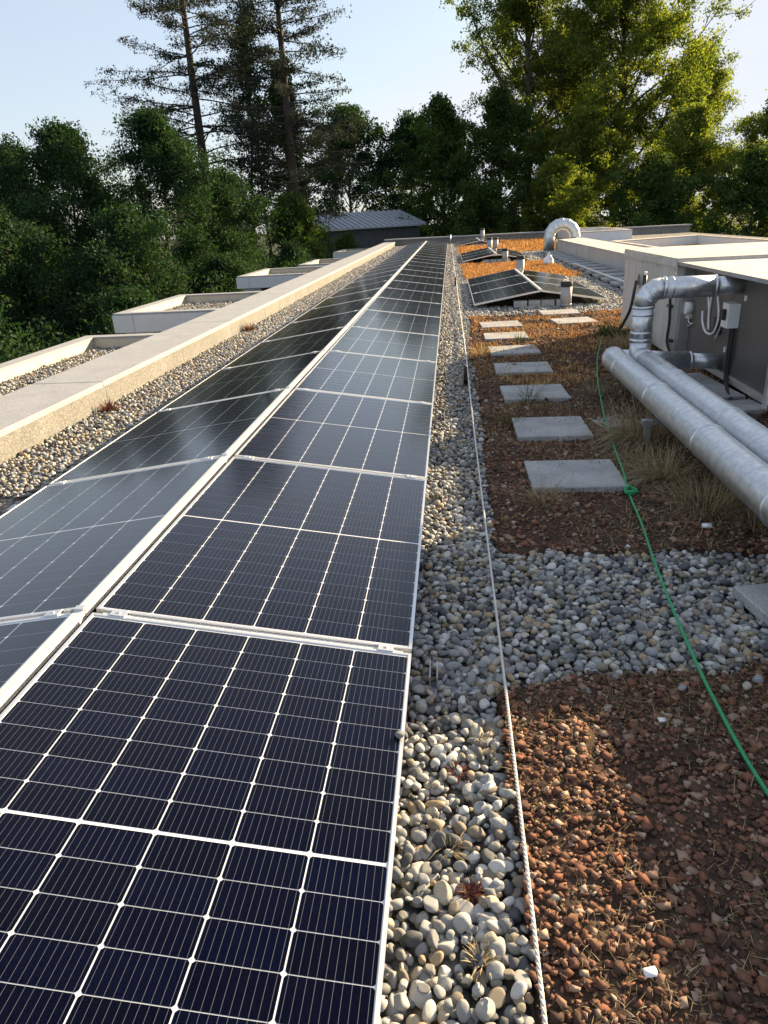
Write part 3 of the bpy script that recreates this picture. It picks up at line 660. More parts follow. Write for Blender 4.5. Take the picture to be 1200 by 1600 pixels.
GR = [(1.02, .7), (.90, 1.2), (.84, 1.56), (.835, 1.95), (.855, 2.36), (.90, 2.9), (.95, 3.35), (.985, 3.78), (1.02, 4.1), (1.10, 4.8), (1.17, 5.4), (1.25, 5.95), (1.38, 6.8), (1.56, 7.75), (1.75, 8.6), (1.96, 9.45), (2.1, 9.6)]
def spline(P, n=10):
    P = [Vector(p) for p in P]; out = []
    for i in range(len(P)-1):
        a, b, c, d = P[max(i-1, 0)], P[i], P[i+1], P[min(i+2, len(P)-1)]
        for k in range(n):
            t = k/n; out.append(.5*((2*b)+(c-a)*t+(2*a-5*b+4*c-d)*t*t+(3*b-a-3*c+d)*t**3))
    return out+[P[-1]]
gz = lambda x, y: (.052 if (abs(x-.735) < .29 and 3.86 < y < 4.40) else .030)
gro = empty('green_rope', (.85, 1.6, 0), 'bright green rope with a knot lying across pebbles and planting', 'rope')
rel(MB().tube(spline([(x, y, gz(x, y)) for x, y in GR]), .0062, 8).build('rope_length', MT['green_rope'], None, True), gro)
kn = []
for i in range(34):
    a = i/33*2*math.pi*1.75; kn.append((.998+.026*math.cos(a)+.008*math.cos(2.3*a), 3.79+.038*math.sin(a), .036+.012*math.sin(1.7*a)+.0004*i))
rel(MB().tube(kn, .0075, 8).build('knot', MT['green_rope'], None, True), gro)

# ------------------------------------------------------------------ ducts
def ring(p, d, r, w=.012, h=.006):
    d = Vector(d).normalized(); p = Vector(p); return MB().tube([p-d*w, p-d*w*.4, p+d*w*.4, p+d*w], [r+.0005, r+h, r+h, r+.0005], 28, False)
def arc(c, a0, a1, r, u, v, n): return [tuple(Vector(c)+Vector(u)*r*math.cos(a0+(a1-a0)*k/n)+Vector(v)*r*math.sin(a0+(a1-a0)*k/n)) for k in range(n+1)]
def sag(y): return .018*math.sin(y*2.0)
d1 = empty('ventilation_duct', (1.40, 4, 0), 'front galvanised duct on the ground, left of the pair', 'duct', 'galvanised ducts beside the cabinet')
XA, XB, ZP, RA = 1.405, 1.635, .30, .098
rel(MB().tube([(XA, y, ZP) for y in (.6, 2, 4, 5.5, 6.28)]+[(XA+.01, 6.36, ZP)], RA, 32).build('pipe', MT['galv'], None, True), d1); p1 = d1.children[0]
for y in (1.9, 2.9, 3.85, 4.9, 5.9, 6.25): sub(ring((XA, y, ZP), (0, 1, 0), RA).build('seam_ring', MT['galv'], None, True), p1)
d2 = empty('ventilation_duct', (1.64, 4, 0), 'galvanised duct rising in an elbow and entering the dark cabinet', 'duct', 'galvanised ducts beside the cabinet')
YV, ZH, RV = 6.36, .872, .088
rel(MB().tube([(XB, y, ZP) for y in (.6, 2, 4, 5.5, 6.1)], RA, 32).build('pipe', MT['galv'], None, True), d2)
lo = [(XB, 6.1, ZP)]+arc((XB, YV-.12, ZP+.12), -math.pi/2, 0, .12, (0, 1, 0), (0, 0, 1), 3)
rel(MB().tube(lo, [RA]+[RA*.95]*3+[RV], 32, True, True).build('lower_elbow', MT['galv'], None, True), d2)
rel(MB().tube([(XB, YV, ZP+.12), (XB, YV, ZH-.14)], RV, 32).build('riser', MT['galv'], None, True), d2)
up = arc((XB+.14, YV, ZH-.14), math.pi, math.pi/2, .14, (1, 0, 0), (0, 0, 1), 4)
rel(MB().tube(up, RV, 32, True, True).build('upper_elbow', MT['galv'], None, True), d2); ue = [c for c in d2.children if c.name.startswith('upper_elbow')][0]
for k in range(1, 4): sub(ring(up[k], Vector(up[k+1])-Vector(up[k-1]), RV*1.005, .006, .003).build('seam_ring', MT['galv'], None, True), ue)
rel(MB().tube([(XB+.14, YV, ZH), (2.20, YV, ZH)], RV, 32).build('upper_run', MT['galv'], None, True), d2)
rel(MB().tube([(2.19, YV, ZH), (2.44, YV, ZH)], RV*.84, 32).build('spigot', MT['galv'], None, True), d2)
P2 = {c.name.split('.')[0]: c for c in d2.children}
for p, d, r in (((XB, YV, ZP+.15), (0, 0, 1), RV), ((XB, YV, ZP+.21), (0, 0, 1), RV), ((XB, YV, ZH-.15), (0, 0, 1), RV), ((XB, YV, ZH-.21), (0, 0, 1), RV), ((XB+.15, YV, ZH), (1, 0, 0), RV), ((XB+.21, YV, ZH), (1, 0, 0), RV), ((2.195, YV, ZH), (1, 0, 0), RV), ((XB, 1.9, ZP), (0, 1, 0), RA), ((XB, 3.0, ZP), (0, 1, 0), RA), ((XB, 4.2, ZP), (0, 1, 0), RA), ((XB, 5.3, ZP), (0, 1, 0), RA)):
    sub(ring(p, d, r).build('seam_ring', MT['galv'], None, True), P2['upper_run' if d[0] else 'riser' if d[2] else 'pipe'])
rel(MB().tube([(XB+.02, YV+.115, ZH-.05), (XB+.02, YV+.115, ZH+.10)], .018, 12).build('sensor', MT['black'], None, True), d2)
sub(MB().tube([(XB+.02, YV+.115, ZH+.10), (XB+.02, YV+.115, ZH+.13)], .012, 12).build('sensor_cap', MT['white_paint'], None, True), [c for c in d2.children if c.name.startswith('sensor')][0])
d3 = empty('ventilation_duct', (2, 6.6, 0), 'short lower duct running into the foot of the dark cabinet', 'duct', 'galvanised ducts beside the cabinet')
rel(MB().tube([(1.50, 6.62, .245), (2.16, 6.62, .20)], .078, 28).build('pipe', MT['galv'], None, True), d3)
rel(MB().tube([(2.15, 6.62, .20), (2.44, 6.62, .185)], .068, 28).build('spigot', MT['galv'], None, True), d3)
rel(ring((2.15, 6.62, .20), (1, 0, -.07), .078).build('seam_ring', MT['galv'], None, True), d3)
for i, y in enumerate((2.4, 4.7)):
    o = MB(); o.box((XA-.14, y-.03, .165), (XB+.14, y+.03, .197))
    for x in (XA-.1, XB+.1): o.box((x-.02, y-.02, -.02), (x+.02, y+.02, .164)); o.box((x-.07, y-.07, -.025), (x+.07, y+.07, .012))
    tag(o.build('duct_support', MT['alu_dark']), 'metal trestle under the pair of ground ducts, %s' % ('nearer the camera', 'nearer the cabinet')[i], 'support', 'supports of the ground ducts')

# gooseneck by the low housing
gn = empty('gooseneck_duct', (3.97, 30.6, 0), 'wide galvanised gooseneck duct bending over into the low housing', 'duct')
GY, GRd = 30.4, .215
pts = [(3.92, GY, -.02), (3.92, GY, .52)]+arc((4.42, GY, .52), math.pi, 0, .50, (1, 0, 0), (0, 0, 1), 8)[1:]+[(4.92, GY, .43)]
rel(MB().tube(pts, GRd, 30, True, True).build('bend', MT['galv'], None, True), gn)
for k in range(1, len(pts)-1):
    d = Vector(pts[k+1])-Vector(pts[k-1]); sub(ring(pts[k], d, GRd*1.01, .014, .012).build('seam_ring', MT['galv'], None, True), gn.children[0])

# ------------------------------------------------------------------ cabinet (air handling unit)
ah = empty('ventilation_cabinet', (3.3, 7.7, 0), 'long ventilation cabinet with light grey end and dark door panels', 'ventilation unit')
A = lambda a, c, nm, mt: rel(MB().box(a, c).build(nm, MT[mt]), ah)
XF, XD = 2.27, 2.42
for y0, y1 in ((7.66, 8.36), (8.365, 9.10), (9.105, 9.92)): A((XF, y0, .07), (4.5, y1, .985), 'casing_panel', 'grey_coat')
A((XF-.015, 7.64, .987), (4.52, 9.94, 1.018), 'lid', 'lid')
A((XF-.018, 7.635, .93), (XF-.001, 9.945, .987), 'lid_trim', 'grey_coat')
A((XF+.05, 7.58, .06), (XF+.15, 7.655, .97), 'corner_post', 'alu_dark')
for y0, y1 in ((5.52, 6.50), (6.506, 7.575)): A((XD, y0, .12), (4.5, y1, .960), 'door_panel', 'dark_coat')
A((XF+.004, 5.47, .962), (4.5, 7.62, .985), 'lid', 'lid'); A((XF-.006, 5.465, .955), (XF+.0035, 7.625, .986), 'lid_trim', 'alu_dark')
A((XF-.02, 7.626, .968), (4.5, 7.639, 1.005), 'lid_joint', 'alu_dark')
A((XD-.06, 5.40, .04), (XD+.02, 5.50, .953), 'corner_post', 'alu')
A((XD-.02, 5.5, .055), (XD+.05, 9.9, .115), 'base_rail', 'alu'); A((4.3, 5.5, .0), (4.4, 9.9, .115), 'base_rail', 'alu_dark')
for y in (5.6, 6.9, 8.1, 9.7): A((XD-.03, y, -.02), (XD+.15, y+.14, .054), 'rubber_foot', 'rubber')
def wire(pts, r, nm, mt='rubber', n=8): return rel(MB().tube(spline(pts, n), r, 8).build(nm, MT[mt], None, True), ah)
def onx(u, v, x): q = px(u, v, 'x', x); return (float(q[0]), float(q[1]), float(q[2]))
c = onx(1000, 437, XF); rel(MB().tube([(XF-.012, c[1], c[2]), (XF+.01, c[1], c[2])], .085, 24).build('porthole', MT['grey_coat'], None, True), ah)
sub(MB().tube([(XF-.014, c[1], c[2]), (XF, c[1], c[2])], .068, 24).build('pane', MT['dark_coat'], None, True), [k for k in ah.children if k.name.startswith('porthole')][0])
wire([onx(994, 440, XF-.05), onx(991, 455, XF-.14), onx(984, 485, XF-.18), onx(972, 508, XF-.17), onx(962, 522, XF-.16)], .017, 'hose')
wire([onx(1047, 455, XF-.02), onx(1046, 500, XF-.02), onx(1042, 535, XF-.02), onx(1050, 556, XF-.02)], .014, 'cable')
for v in (478, 532): q = onx(1047, v, XF-.02); A((q[0]-.02, q[1]-.05, q[2]-.012), (q[0]+.02, q[1]+.05, q[2]+.012), 'cable_clip', 'black')
q = onx(1023, 488, XF); A((XF-.025, q[1]-.02, q[2]-.05), (XF-.001, q[1]+.02, q[2]+.05), 'door_hinge', 'white_paint')
q = onx(1082, 481, XD); rel(MB().tube([(XD-.07, q[1], q[2]), (XD-.001, q[1], q[2])], .058, 24).build('pressure_gauge', MT['white_paint'], None, True), ah)
rel(MB().tube([(XD-.075, q[1]+.12, q[2]-.01), (XD-.001, q[1]+.12, q[2]-.01)], .05, 24).build('pressure_gauge', MT['grey_coat'], None, True), ah)
rel(MB().box((XD-.05, q[1]-.03, q[2]-.10), (XD-.002, q[1]+.03, q[2]-.055)).build('gauge_bracket', MT['cream']), ah)
for a, b_ in (((1075, 492), (1063, 508)), ((1072, 493), (1070, 505)), ((1076, 494), (1082, 506))): wire([onx(*a, XD-.04), onx((a[0]+b_[0])/2-3, (a[1]+b_[1])/2+3, XD-.05), onx(*b_, XD-.02)], .005, 'thin_tube', 'white_paint')
wire([onx(1063, 508, XD-.02), onx(1056, 512, XD-.03), onx(1060, 516, XD-.02), onx(1083, 505, XD-.015)], .005, 'thin_tube', 'white_paint')
wire([onx(1122, 464, XD-.02), onx(1123, 495, XD-.04), onx(1115, 519, XD-.05), onx(1104, 520, XD-.05), onx(1098, 505, XD-.05), onx(1098, 486, XD-.03)], .010, 'sealing_loop', 'white_paint')
wire([onx(1112, 464, XD-.01), onx(1108, 490, XD-.012), onx(1107, 516, XD-.012)], .012, 'white_strip', 'white_paint'); wire([onx(1107, 464, XD-.01), onx(1108, 485, XD-.012)], .009, 'white_strip', 'white_paint')
wire([onx(1130, 497, XD-.05), onx(1124, 515, XD-.05), onx(1117, 530, XD-.06)], .008, 'door_lever', 'alu'); q = onx(1125, 507, XD); A((XD-.045, q[1]-.06, q[2]-.08), (XD-.001, q[1]+.05, q[2]+.06), 'door_latch', 'black')
q = onx(1151, 492, XD); A((XD-.095, q[1]-.075, q[2]-.10), (XD-.002, q[1]+.075, q[2]+.10), 'switch_box', 'white_paint'); sub(MB().box((XD-.125, q[1]-.03, q[2]-.035), (XD-.096, q[1]+.045, q[2]+.05)).build('switch_knob', MT['black']), [c for c in ah.children if c.name.startswith('switch_box')][0])
wire([(XD-.03, q[1], q[2]-.10), (XD-.03, q[1]-.01, q[2]-.25), (XD-.03, q[1]-.02, .12), (XD-.05, q[1]-.1, .03)], .016, 'cable')
wire([(XD-.03, q[1]-.045, q[2]-.10), (XD-.03, q[1]-.055, q[2]-.3), (XD-.03, q[1]-.06, .10), (XD-.15, q[1]-.5, .03), (XD-.2, q[1]-1.2, .03)], .014, 'cable')
for u, v in ((1070, 418), (1134, 546), (1167, 466), (1070, 530)): q = onx(u, v, XD); A((XD-.014, q[1]-.016, q[2]-.022), (XD-.001, q[1]+.016, q[2]+.022), 'label_plate', 'white_paint')
for y_ in (7.72, 8.30, 8.42, 9.04, 9.17, 9.86):
    for z_ in (.14, .52, .90): A((XF-.006, y_-.008, z_-.008), (XF-.0005, y_+.008, z_+.008), 'screw', 'alu_dark')
q = onx(1062, 523, XD); A((XD-.05, q[1]-.03, q[2]-.04), (XD-.001, q[1]+.05, q[2]+.04), 'door_latch', 'black')
# white cabinet, one corner in view; low housing unseen, added to cast near shade
wu = empty('white_cabinet', (3.3, 4.9, 0), 'white cabinet at the right picture edge, next to the dark cabinet', 'ventilation unit')
rel(MB().box((2.34, 4.42, .10), (4.5, 5.385, 1.22)).build('casing', MT['white_paint']), wu); rel(MB().box((2.31, 4.40, 1.222), (4.53, 5.395, 1.25)).build('lid', MT['lid']), wu)
rel(MB().box((2.318, 4.46, .16), (2.3385, 5.35, 1.18)).build('door', MT['white_paint']), wu); sub(MB().box((2.28, 5.27, .50), (2.317, 5.31, .62)).build('handle', MT['black']), [c for c in wu.children if c.name.startswith('door')][0])
rel(MB().box((2.4, 4.45, -.02), (4.4, 5.36, .098)).build('plinth', MT['stone_dark']), wu)
lu = empty('added_shade_housing', (3.3, 1.5, 0), 'low grey housing added unseen right of the camera to cast shade', 'ventilation unit')
rel(MB().box((2.33, -2.5, -.02), (4.4, 4.38, .79)).build('casing', MT['grey_coat']), lu); rel(MB().box((2.30, -2.53, .792), (4.43, 4.395, .825)).build('lid', MT['lid']), lu)
for k in range(6): rel(MB().box((2.318, -2.4+k*1.1, .05), (2.3285, -1.36+k*1.1, .75)).build('door', MT['grey_coat']), lu)

# low duct housing along the walkway, raised roof and far box
dh = empty('duct_housing', (4.7, 22, 0), 'low grey duct housing running from the gooseneck to the cabinet', 'housing')
y = 10.4
while y < 30.0:
    e = min(y+1.9, 30.15); rel(MB().box((4.22, y+.003, -.03), (5.2, e-.003, .445)).build('side_panel', MT['grey_coat']), dh); rel(MB().box((4.195, y+.003, .447), (5.225, e-.003, .475)).build('lid', MT['lid']), dh); y = e
rel(MB().box((4.22, 30.152, -.03), (5.2, 30.75, .43)).build('end_panel', MT['cream']), dh)
def wallring(name, label, poly, z, w, closed=True):
    t = empty(name, (poly[0][0], poly[0][1], 0), label, 'raised roof'); n = len(poly); cx_ = sum(p[0] for p in poly)/n; cy_ = sum(p[1] for p in poly)/n
    inn = [(x+(cx_-x)*w/max(.1, math.hypot(cx_-x, cy_-y))*1.4, y+(cy_-y)*w/max(.1, math.hypot(cx_-x, cy_-y))*1.4) for x, y in poly]
    for i in range(n):
        j = (i+1) % n; q = [poly[i], poly[j], inn[j], inn[i]]
        rel(MB().prism(q, -.03, z-.035).build('wall', MT['white_paint']), t)
        ox = [(x+(x-cx_)*.006, y+(y-cy_)*.006) for x, y in (poly[i], poly[j])]; rel(MB().prism([ox[0], ox[1], inn[j], inn[i]], z-.033, z).build('capping', MT['lid']), t)
    rel(MB().prism(inn, -.03, z-.28).build('roof_infill', MT['sedum']), t)
wallring('raised_roof', 'raised roof basin with pale coping behind the grey cabinet', [(5.5, 12.0), (8.9, 12.0), (8.5, 27.0), (5.3, 25.4)], .50, .30)
wallring('raised_roof', 'pale raised roof box at the far right end of the roof', [(6.1, 37.1), (8.7, 37.1), (8.75, 45.2), (6.3, 45.2)], .50, .35)
# conduit over the walkway
cd = MB().tube(spline([(3.55, 14.9, -.01), (3.55, 15.0, .09), (3.52, 16.2, .10), (3.50, 18.5, .10), (3.48, 21.2, .10), (3.5, 21.5, .03)], 8), .03, 10); tag(cd.build('conduit', MT['alu'], None, True), 'thin metal conduit laid over the walkway slabs', 'pipe')
# roof vents
def vent(x, y, h, r, label):
    t = empty('roof_vent', (x, y, 0), label, 'roof vent', 'capped roof vents by the small arrays')
    MB().tube([(0, 0, -.03), (0, 0, h-.05)], r, 24).build('pipe', MT['vent'], t, True)
    MB().tube([(0, 0, h-.085), (0, 0, h-.08), (0, 0, h-.004), (0, 0, h)], [r*1.02, r*1.08, r*1.08, r*1.0], 24).build('cap', MT['rubber'], t, True)
    ring((0, 0, .05), (0, 0, 1), r).build('collar', MT['vent'], t, True)
vent(1.93, 12.50, .42, .092, 'capped silver roof vent in front of the nearest small array')
vent(1.68, 18.15, .56, .095, 'capped roof vent behind the ridge of the nearest small array')
vent(1.80, 24.9, .45, .095, 'capped roof vent in front of the middle small array')
vent(1.62, 31.3, .62, .11, 'capped roof vent behind the middle small array')
vent(2.0, 33.5, .55, .11, 'farther roof vent behind the middle small array')
vent(1.9, 45.0, .75, .12, 'farthest roof vent by the end parapet')
# crumpled white bag
V, F = ICO[2]; V = V.copy(); g = np.random.default_rng(3)
hgt = np.clip((V[:, 2]+1)/2, 0, 1); rad = .17*(1-hgt*.82)+.015
V = np.stack([V[:, 0]*rad*1.15, V[:, 1]*rad, hgt**1.1*.36], -1)+g.normal(0, .014, V.shape)
o = link('plastic_bag', np_mesh('plastic_bag', V, F, MT['plastic_bag']), None, (2.93, 22.6, .01)); tag(o, 'crumpled white plastic bag standing on the orange planting', 'plastic bag')
for x, y, s, lb in ((.40, 1.03, .02, 'torn white scrap on the red chips at the bottom right'), (1.26, 3.33, .028, 'white scrap at the pebble edge below the duct'), (.64, 1.84, .017, 'pale scrap on red chips just left of the green rope')):
    V, F = stone_shape(1, int(x*100), angular=True); o = link('paper_scrap', np_mesh('paper_scrap', V*np.array([1, .7, .25])*s, F, MT['scrap']), None, (x, y, .03)); tag(o, lb, 'scrap')
V, F = stone_shape(2, 77); o = link('loose_pebble', np_mesh('loose_pebble', V*np.array([.019, .015, .011]), F, MT['pebble'], True), None, (XR-.012, 1.62, ZL+.011)); tag(o, 'single pale pebble lying on the frame edge of the nearest panel', 'pebble')

# ------------------------------------------------------------------ tufts and small plants
def tuft(x, y, r, n, h, mat, label, lean=.55, w=.003, seed=0, dirn=None, cat='grass tuft', name='grass_tuft'):
    g = np.random.default_rng(seed+abs(int(x*100))+abs(int(y*37))); a = g.uniform(0, 6.28, n); q = r*np.sqrt(g.random(n))*.8
    P = np.stack([q*np.cos(a), q*np.sin(a), np.full(n, -.005)], -1)
    ln = np.stack([np.abs(g.normal(.15, lean, n))+q/r*.4, a+g.normal(0, .5, n)], -1)
    if dirn is not None:
        k = g.random(n) < .65; ln[k, 1] = dirn+g.normal(0, .45, k.sum()); ln[k, 0] += .35
    o = blades(P, h*g.uniform(.5, 1.25, n), w*g.uniform(.7, 1.4, n), ln, mat, name, None, seed, .9); o.location = (x, y, .004); return tag(o, label, cat, 'grass tufts on the planted bed')
tuft(1.33, 4.85, .22, 1500, .30, MT['straw'], 'large straw-coloured grass tuft left of the ducts', .5, .0045, 1, 3.6)
tuft(1.26, 4.08, .17, 1000, .24, MT['straw'], 'straw-coloured tuft beside the duct, nearer the camera than the large one', .5, .0042, 2, 3.8)
tuft(1.17, 4.40, .13, 450, .15, MT['straw'], 'flattened dry tuft at the right end of the nearest stepping slab', .8, .0028, 3, 3.3)
tuft(1.36, 3.62, .20, 800, .20, MT['straw'], 'brown dry tuft under the front duct near the pebbles', .7, .003, 4)
tuft(1.52, 3.35, .13, 300, .15, MT['straw'], 'dry tuft at the right picture edge below the front duct', .7, .003, 5)
tuft(.50, 3.72, .12, 420, .15, MT['straw'], 'pale dry tuft before the nearest stepping slab', .8, .0026, 6)
tuft(.66, 6.02, .09, 160, .20, MT['green_blade'], 'sparse green tuft in front of the third stepping slab', .4, .003, 7)
tuft(.44, 5.35, .11, 200, .16, MT['moss'], 'brown tuft at the left end of the second stepping slab', .6, .003, 8)
tuft(.86, 9.15, .07, 140, .14, MT['green_blade'], 'green tuft between the fifth and sixth stepping slabs', .4, .004, 9)
tuft(.36, 8.35, .13, 220, .17, MT['straw'], 'sunlit straw tuft left of the fifth stepping slab', .6, .004, 10)
tuft(2.02, 9.35, .17, 700, .20, MT['green_blade'], 'dark bushy tuft at the foot of the cabinet hose', .5, .006, 11)
tuft(2.05, 8.35, .22, 700, .26, MT['straw'], 'rounded olive grass mound below the grey cabinet side', .5, .005, 12)
tuft(1.75, 6.9, .16, 350, .18, MT['moss'], 'brown tuft behind the duct riser', .6, .004, 13)
tuft(1.25, 6.3, .12, 200, .12, MT['straw'], 'low dry tuft at the far end of the front duct', .8, .003, 14)
for i, (x, y, r) in enumerate(((.02, 2.95, .03), (.10, 1.75, .035), (-.02, 1.35, .03), (.12, 2.3, .03), (.05, 1.05, .03), (.42, 2.75, .03), (.75, 2.5, .03), (.3, 3.0, .03))):
    tuft(x, y, r, 40, .045, MT['straw'], 'tiny dry sprout among the pebbles, %s from the camera' % ORD[[4, 2, 1, 3, 0, 6, 5, 7][i]], .5, .0035, 20+i, None, 'sprout', 'dry_sprout')
for i, (x, y, r, lb) in enumerate(((.0, 1.62, .05, 'red stonecrop sprig among pebbles beside the nearest panel'), (.28, 3.95, .05, 'red stonecrop patch left of the nearest stepping slab'), (.03, 1.22, .035, 'small red stonecrop sprig near the bottom of the cable'))):
    tuft(x, y, r*.8, 150, .022, MT['red_sedum'], lb, .8, .0045, 40+i, None, 'stonecrop', 'stonecrop')
for i, (y, lb) in enumerate(((6.2, 'reddish plant at the parapet foot nearest the camera'), (11.2, 'taller reddish plant at the parapet foot'))):
    tuft(-3.2, y, .08, 160, .10+.06*i, MT['red_sedum'], lb, .6, .008, 50+i, None, 'stonecrop', 'stonecrop')
g = np.random.default_rng(88); n = 260
P = np.stack([g.uniform(-3.25, -2.5, n), g.uniform(4.4, 11, n), np.full(n, .01)], -1); P = P[vnoise(P[:, 0]*2, P[:, 1]*1.6, 3) > .62]
tag(blades(P, g.uniform(.02, .06, len(P)), g.uniform(.006, .014, len(P)), .8, MT['red_sedum'], 'sprouts', gravel, 5), kind='stuff')

# ------------------------------------------------------------------ barn
bu, bs = Vector((.86, .5, 0)), Vector((.5, -.86, 0)); A0 = Vector((-12.6, 62, 2.2))
bn = empty('barn', (-8, 62, GZ), 'low barn with grey standing-seam metal roof beyond the trees', 'barn')
def rp_(a, s, dz=0): q = A0+bu*a+bs*s; return (q.x, q.y, A0.z-.23*s+dz)
m = MB(); top = [rp_(0, 0), rp_(9.5, 0), rp_(9.5, 5), rp_(0, 5)]; bot = [rp_(0, 0, -.12), rp_(9.5, 0, -.12), rp_(9.5, 5, -.12), rp_(0, 5, -.12)]
m.v = top+bot; m.f = [(3, 2, 1, 0), (4, 5, 6, 7)]+[(k, (k+1) % 4, 4+(k+1) % 4, 4+k) for k in range(4)]; rel(m.build('roof', MT['barn_roof']), bn)
for k in range(20):
    a = .05+k*.495; m = MB(); q = [rp_(a-.05, 0, .003), rp_(a+.05, 0, .003), rp_(a+.05, 5.02, .003), rp_(a-.05, 5.02, .003)]; q2 = [(x, y, z+.09) for x, y, z in q]
    m.v = q+q2; m.f = [(3, 2, 1, 0), (4, 5, 6, 7)]+[(j, (j+1) % 4, 4+(j+1) % 4, 4+j) for j in range(4)]; rel(m.build('roof_seam', MT['barn_roof']), bn)
q = [A0+bu*.4+bs*.3, A0+bu*9.1+bs*.3, A0+bu*9.1+bs*4.6, A0+bu*.4+bs*4.6]; rel(MB().prism([(p.x, p.y) for p in q], GZ, .85).build('wall', MT['barn_wall']), bn)

# ------------------------------------------------------------------ trees
def leaf_mesh(name, C, Sp, n, ln, wd, mat, g, up=.0):
    """n leaves spread in clumps round the points C (spread Sp): each one a small leaf face"""
    k = g.integers(0, len(C), n); P = C[k]+np.clip(g.normal(0, 1, (n, 3)), -1.6, 1.6)*Sp[k, None]*np.array([1, 1, .72])
    d = g.normal(0, 1, (n, 3)); d /= np.linalg.norm(d, axis=1)[:, None]; e = g.normal(0, 1, (n, 3)); e[:, 2] += up; e -= d*(e*d).sum(1)[:, None]; e /= np.linalg.norm(e, axis=1)[:, None]
    s = g.uniform(.6, 1.35, n)[:, None]
    V = np.stack([P-d*ln*s*.5, P+d*ln*s*.5+e*wd*s*.15, P+e*wd*s*.95-d*ln*s*.1], 1).reshape(-1, 3); F = np.arange(3*n).reshape(-1, 3)
    return np_mesh(name, V, F, mat)
def tree(name, label, group, x, y, H, R0, lo, nl, nleaf, leaf, mat, bark, seed, spread=.55, prof=.8, elev=(12, 65), lean=(0, 0), zb=None, trunk_r=.016, sub=5, fork=None, cat='tree'):
    g = np.random.default_rng(seed); zb = GZ if zb is None else zb
    t = empty(name, (x, y, zb), label, cat, group); tm = MB(); K = 9
    wob = np.cumsum(g.normal(0, .012*H, (K+1, 2)), 0)*.5; wob -= wob[0]
    TP = [Vector((lean[0]*H*k/K+wob[k, 0], lean[1]*H*k/K+wob[k, 1], H*.95*k/K)) for k in range(K+1)]
    tr = [H*trunk_r*(1-.88*(k/K)**.9) for k in range(K+1)]; tm.tube(TP, tr, 8); bm = MB(); C = []; S = []
    def at(u): a = u*K; i = min(int(a), K-1); return TP[i].lerp(TP[i+1], a-i)
    for i in range(nl):
        u = (i+.5)/nl; u = lo+(1-lo)*u**.9; v = (u-lo)/(1-lo); az = i*2.39996+g.normal(0, .35)
        Ln = R0*(max(.12, math.sin(math.pi*min(1, .18+.82*v**prof)))**.8)*g.uniform(.55, 1.28)
        el = R(elev[0]+(elev[1]-elev[0])*v)+g.normal(0, .12); p = at(u*.97); d = Vector((math.cos(az)*math.cos(el), math.sin(az)*math.cos(el), math.sin(el))); Q = [p.copy()]
        for k in range(4):
            d = (d+Vector(g.normal(0, .13, 3))+Vector((0, 0, .06))).normalized(); Q.append(Q[-1]+d*Ln/4)
        r0 = max(.02, H*trunk_r*.42*(1-u*.75)); bm.tube(Q, [r0*(1-.8*k/4) for k in range(5)], 5)
        for k in range(sub):
            f = .3+.7*(k+g.random())/sub; a = f*4; j = min(int(a), 3); q = Q[j].lerp(Q[j+1], a-j); dd = (d+Vector(g.normal(0, .75, 3))).normalized(); l2 = Ln*.38*g.uniform(.6, 1.2)
            q2 = q+dd*l2*.5; q3 = q2+(dd+Vector(g.normal(0, .3, 3))+Vector((0, 0, .1))).normalized()*l2*.5; bm.tube([q, q2, q3], [r0*.32, r0*.2, r0*.08], 4, False)
            C += [q2, q3, q3]; S += [spread*g.uniform(.35, .8), spread*g.uniform(.4, .95), spread*g.uniform(.3, .7)]
        C.append(Q[4]); S.append(spread*.7)
    C.append(at(.99)); S.append(spread)
    tm.build('trunk', bark, t, True); bm.build('limbs', bark, t, True)
    C = np.array([tuple(c) for c in C]); S = np.array(S); link('crown', leaf_mesh('crown', C, S, nleaf, leaf, leaf*.62, mat, g), t); return t
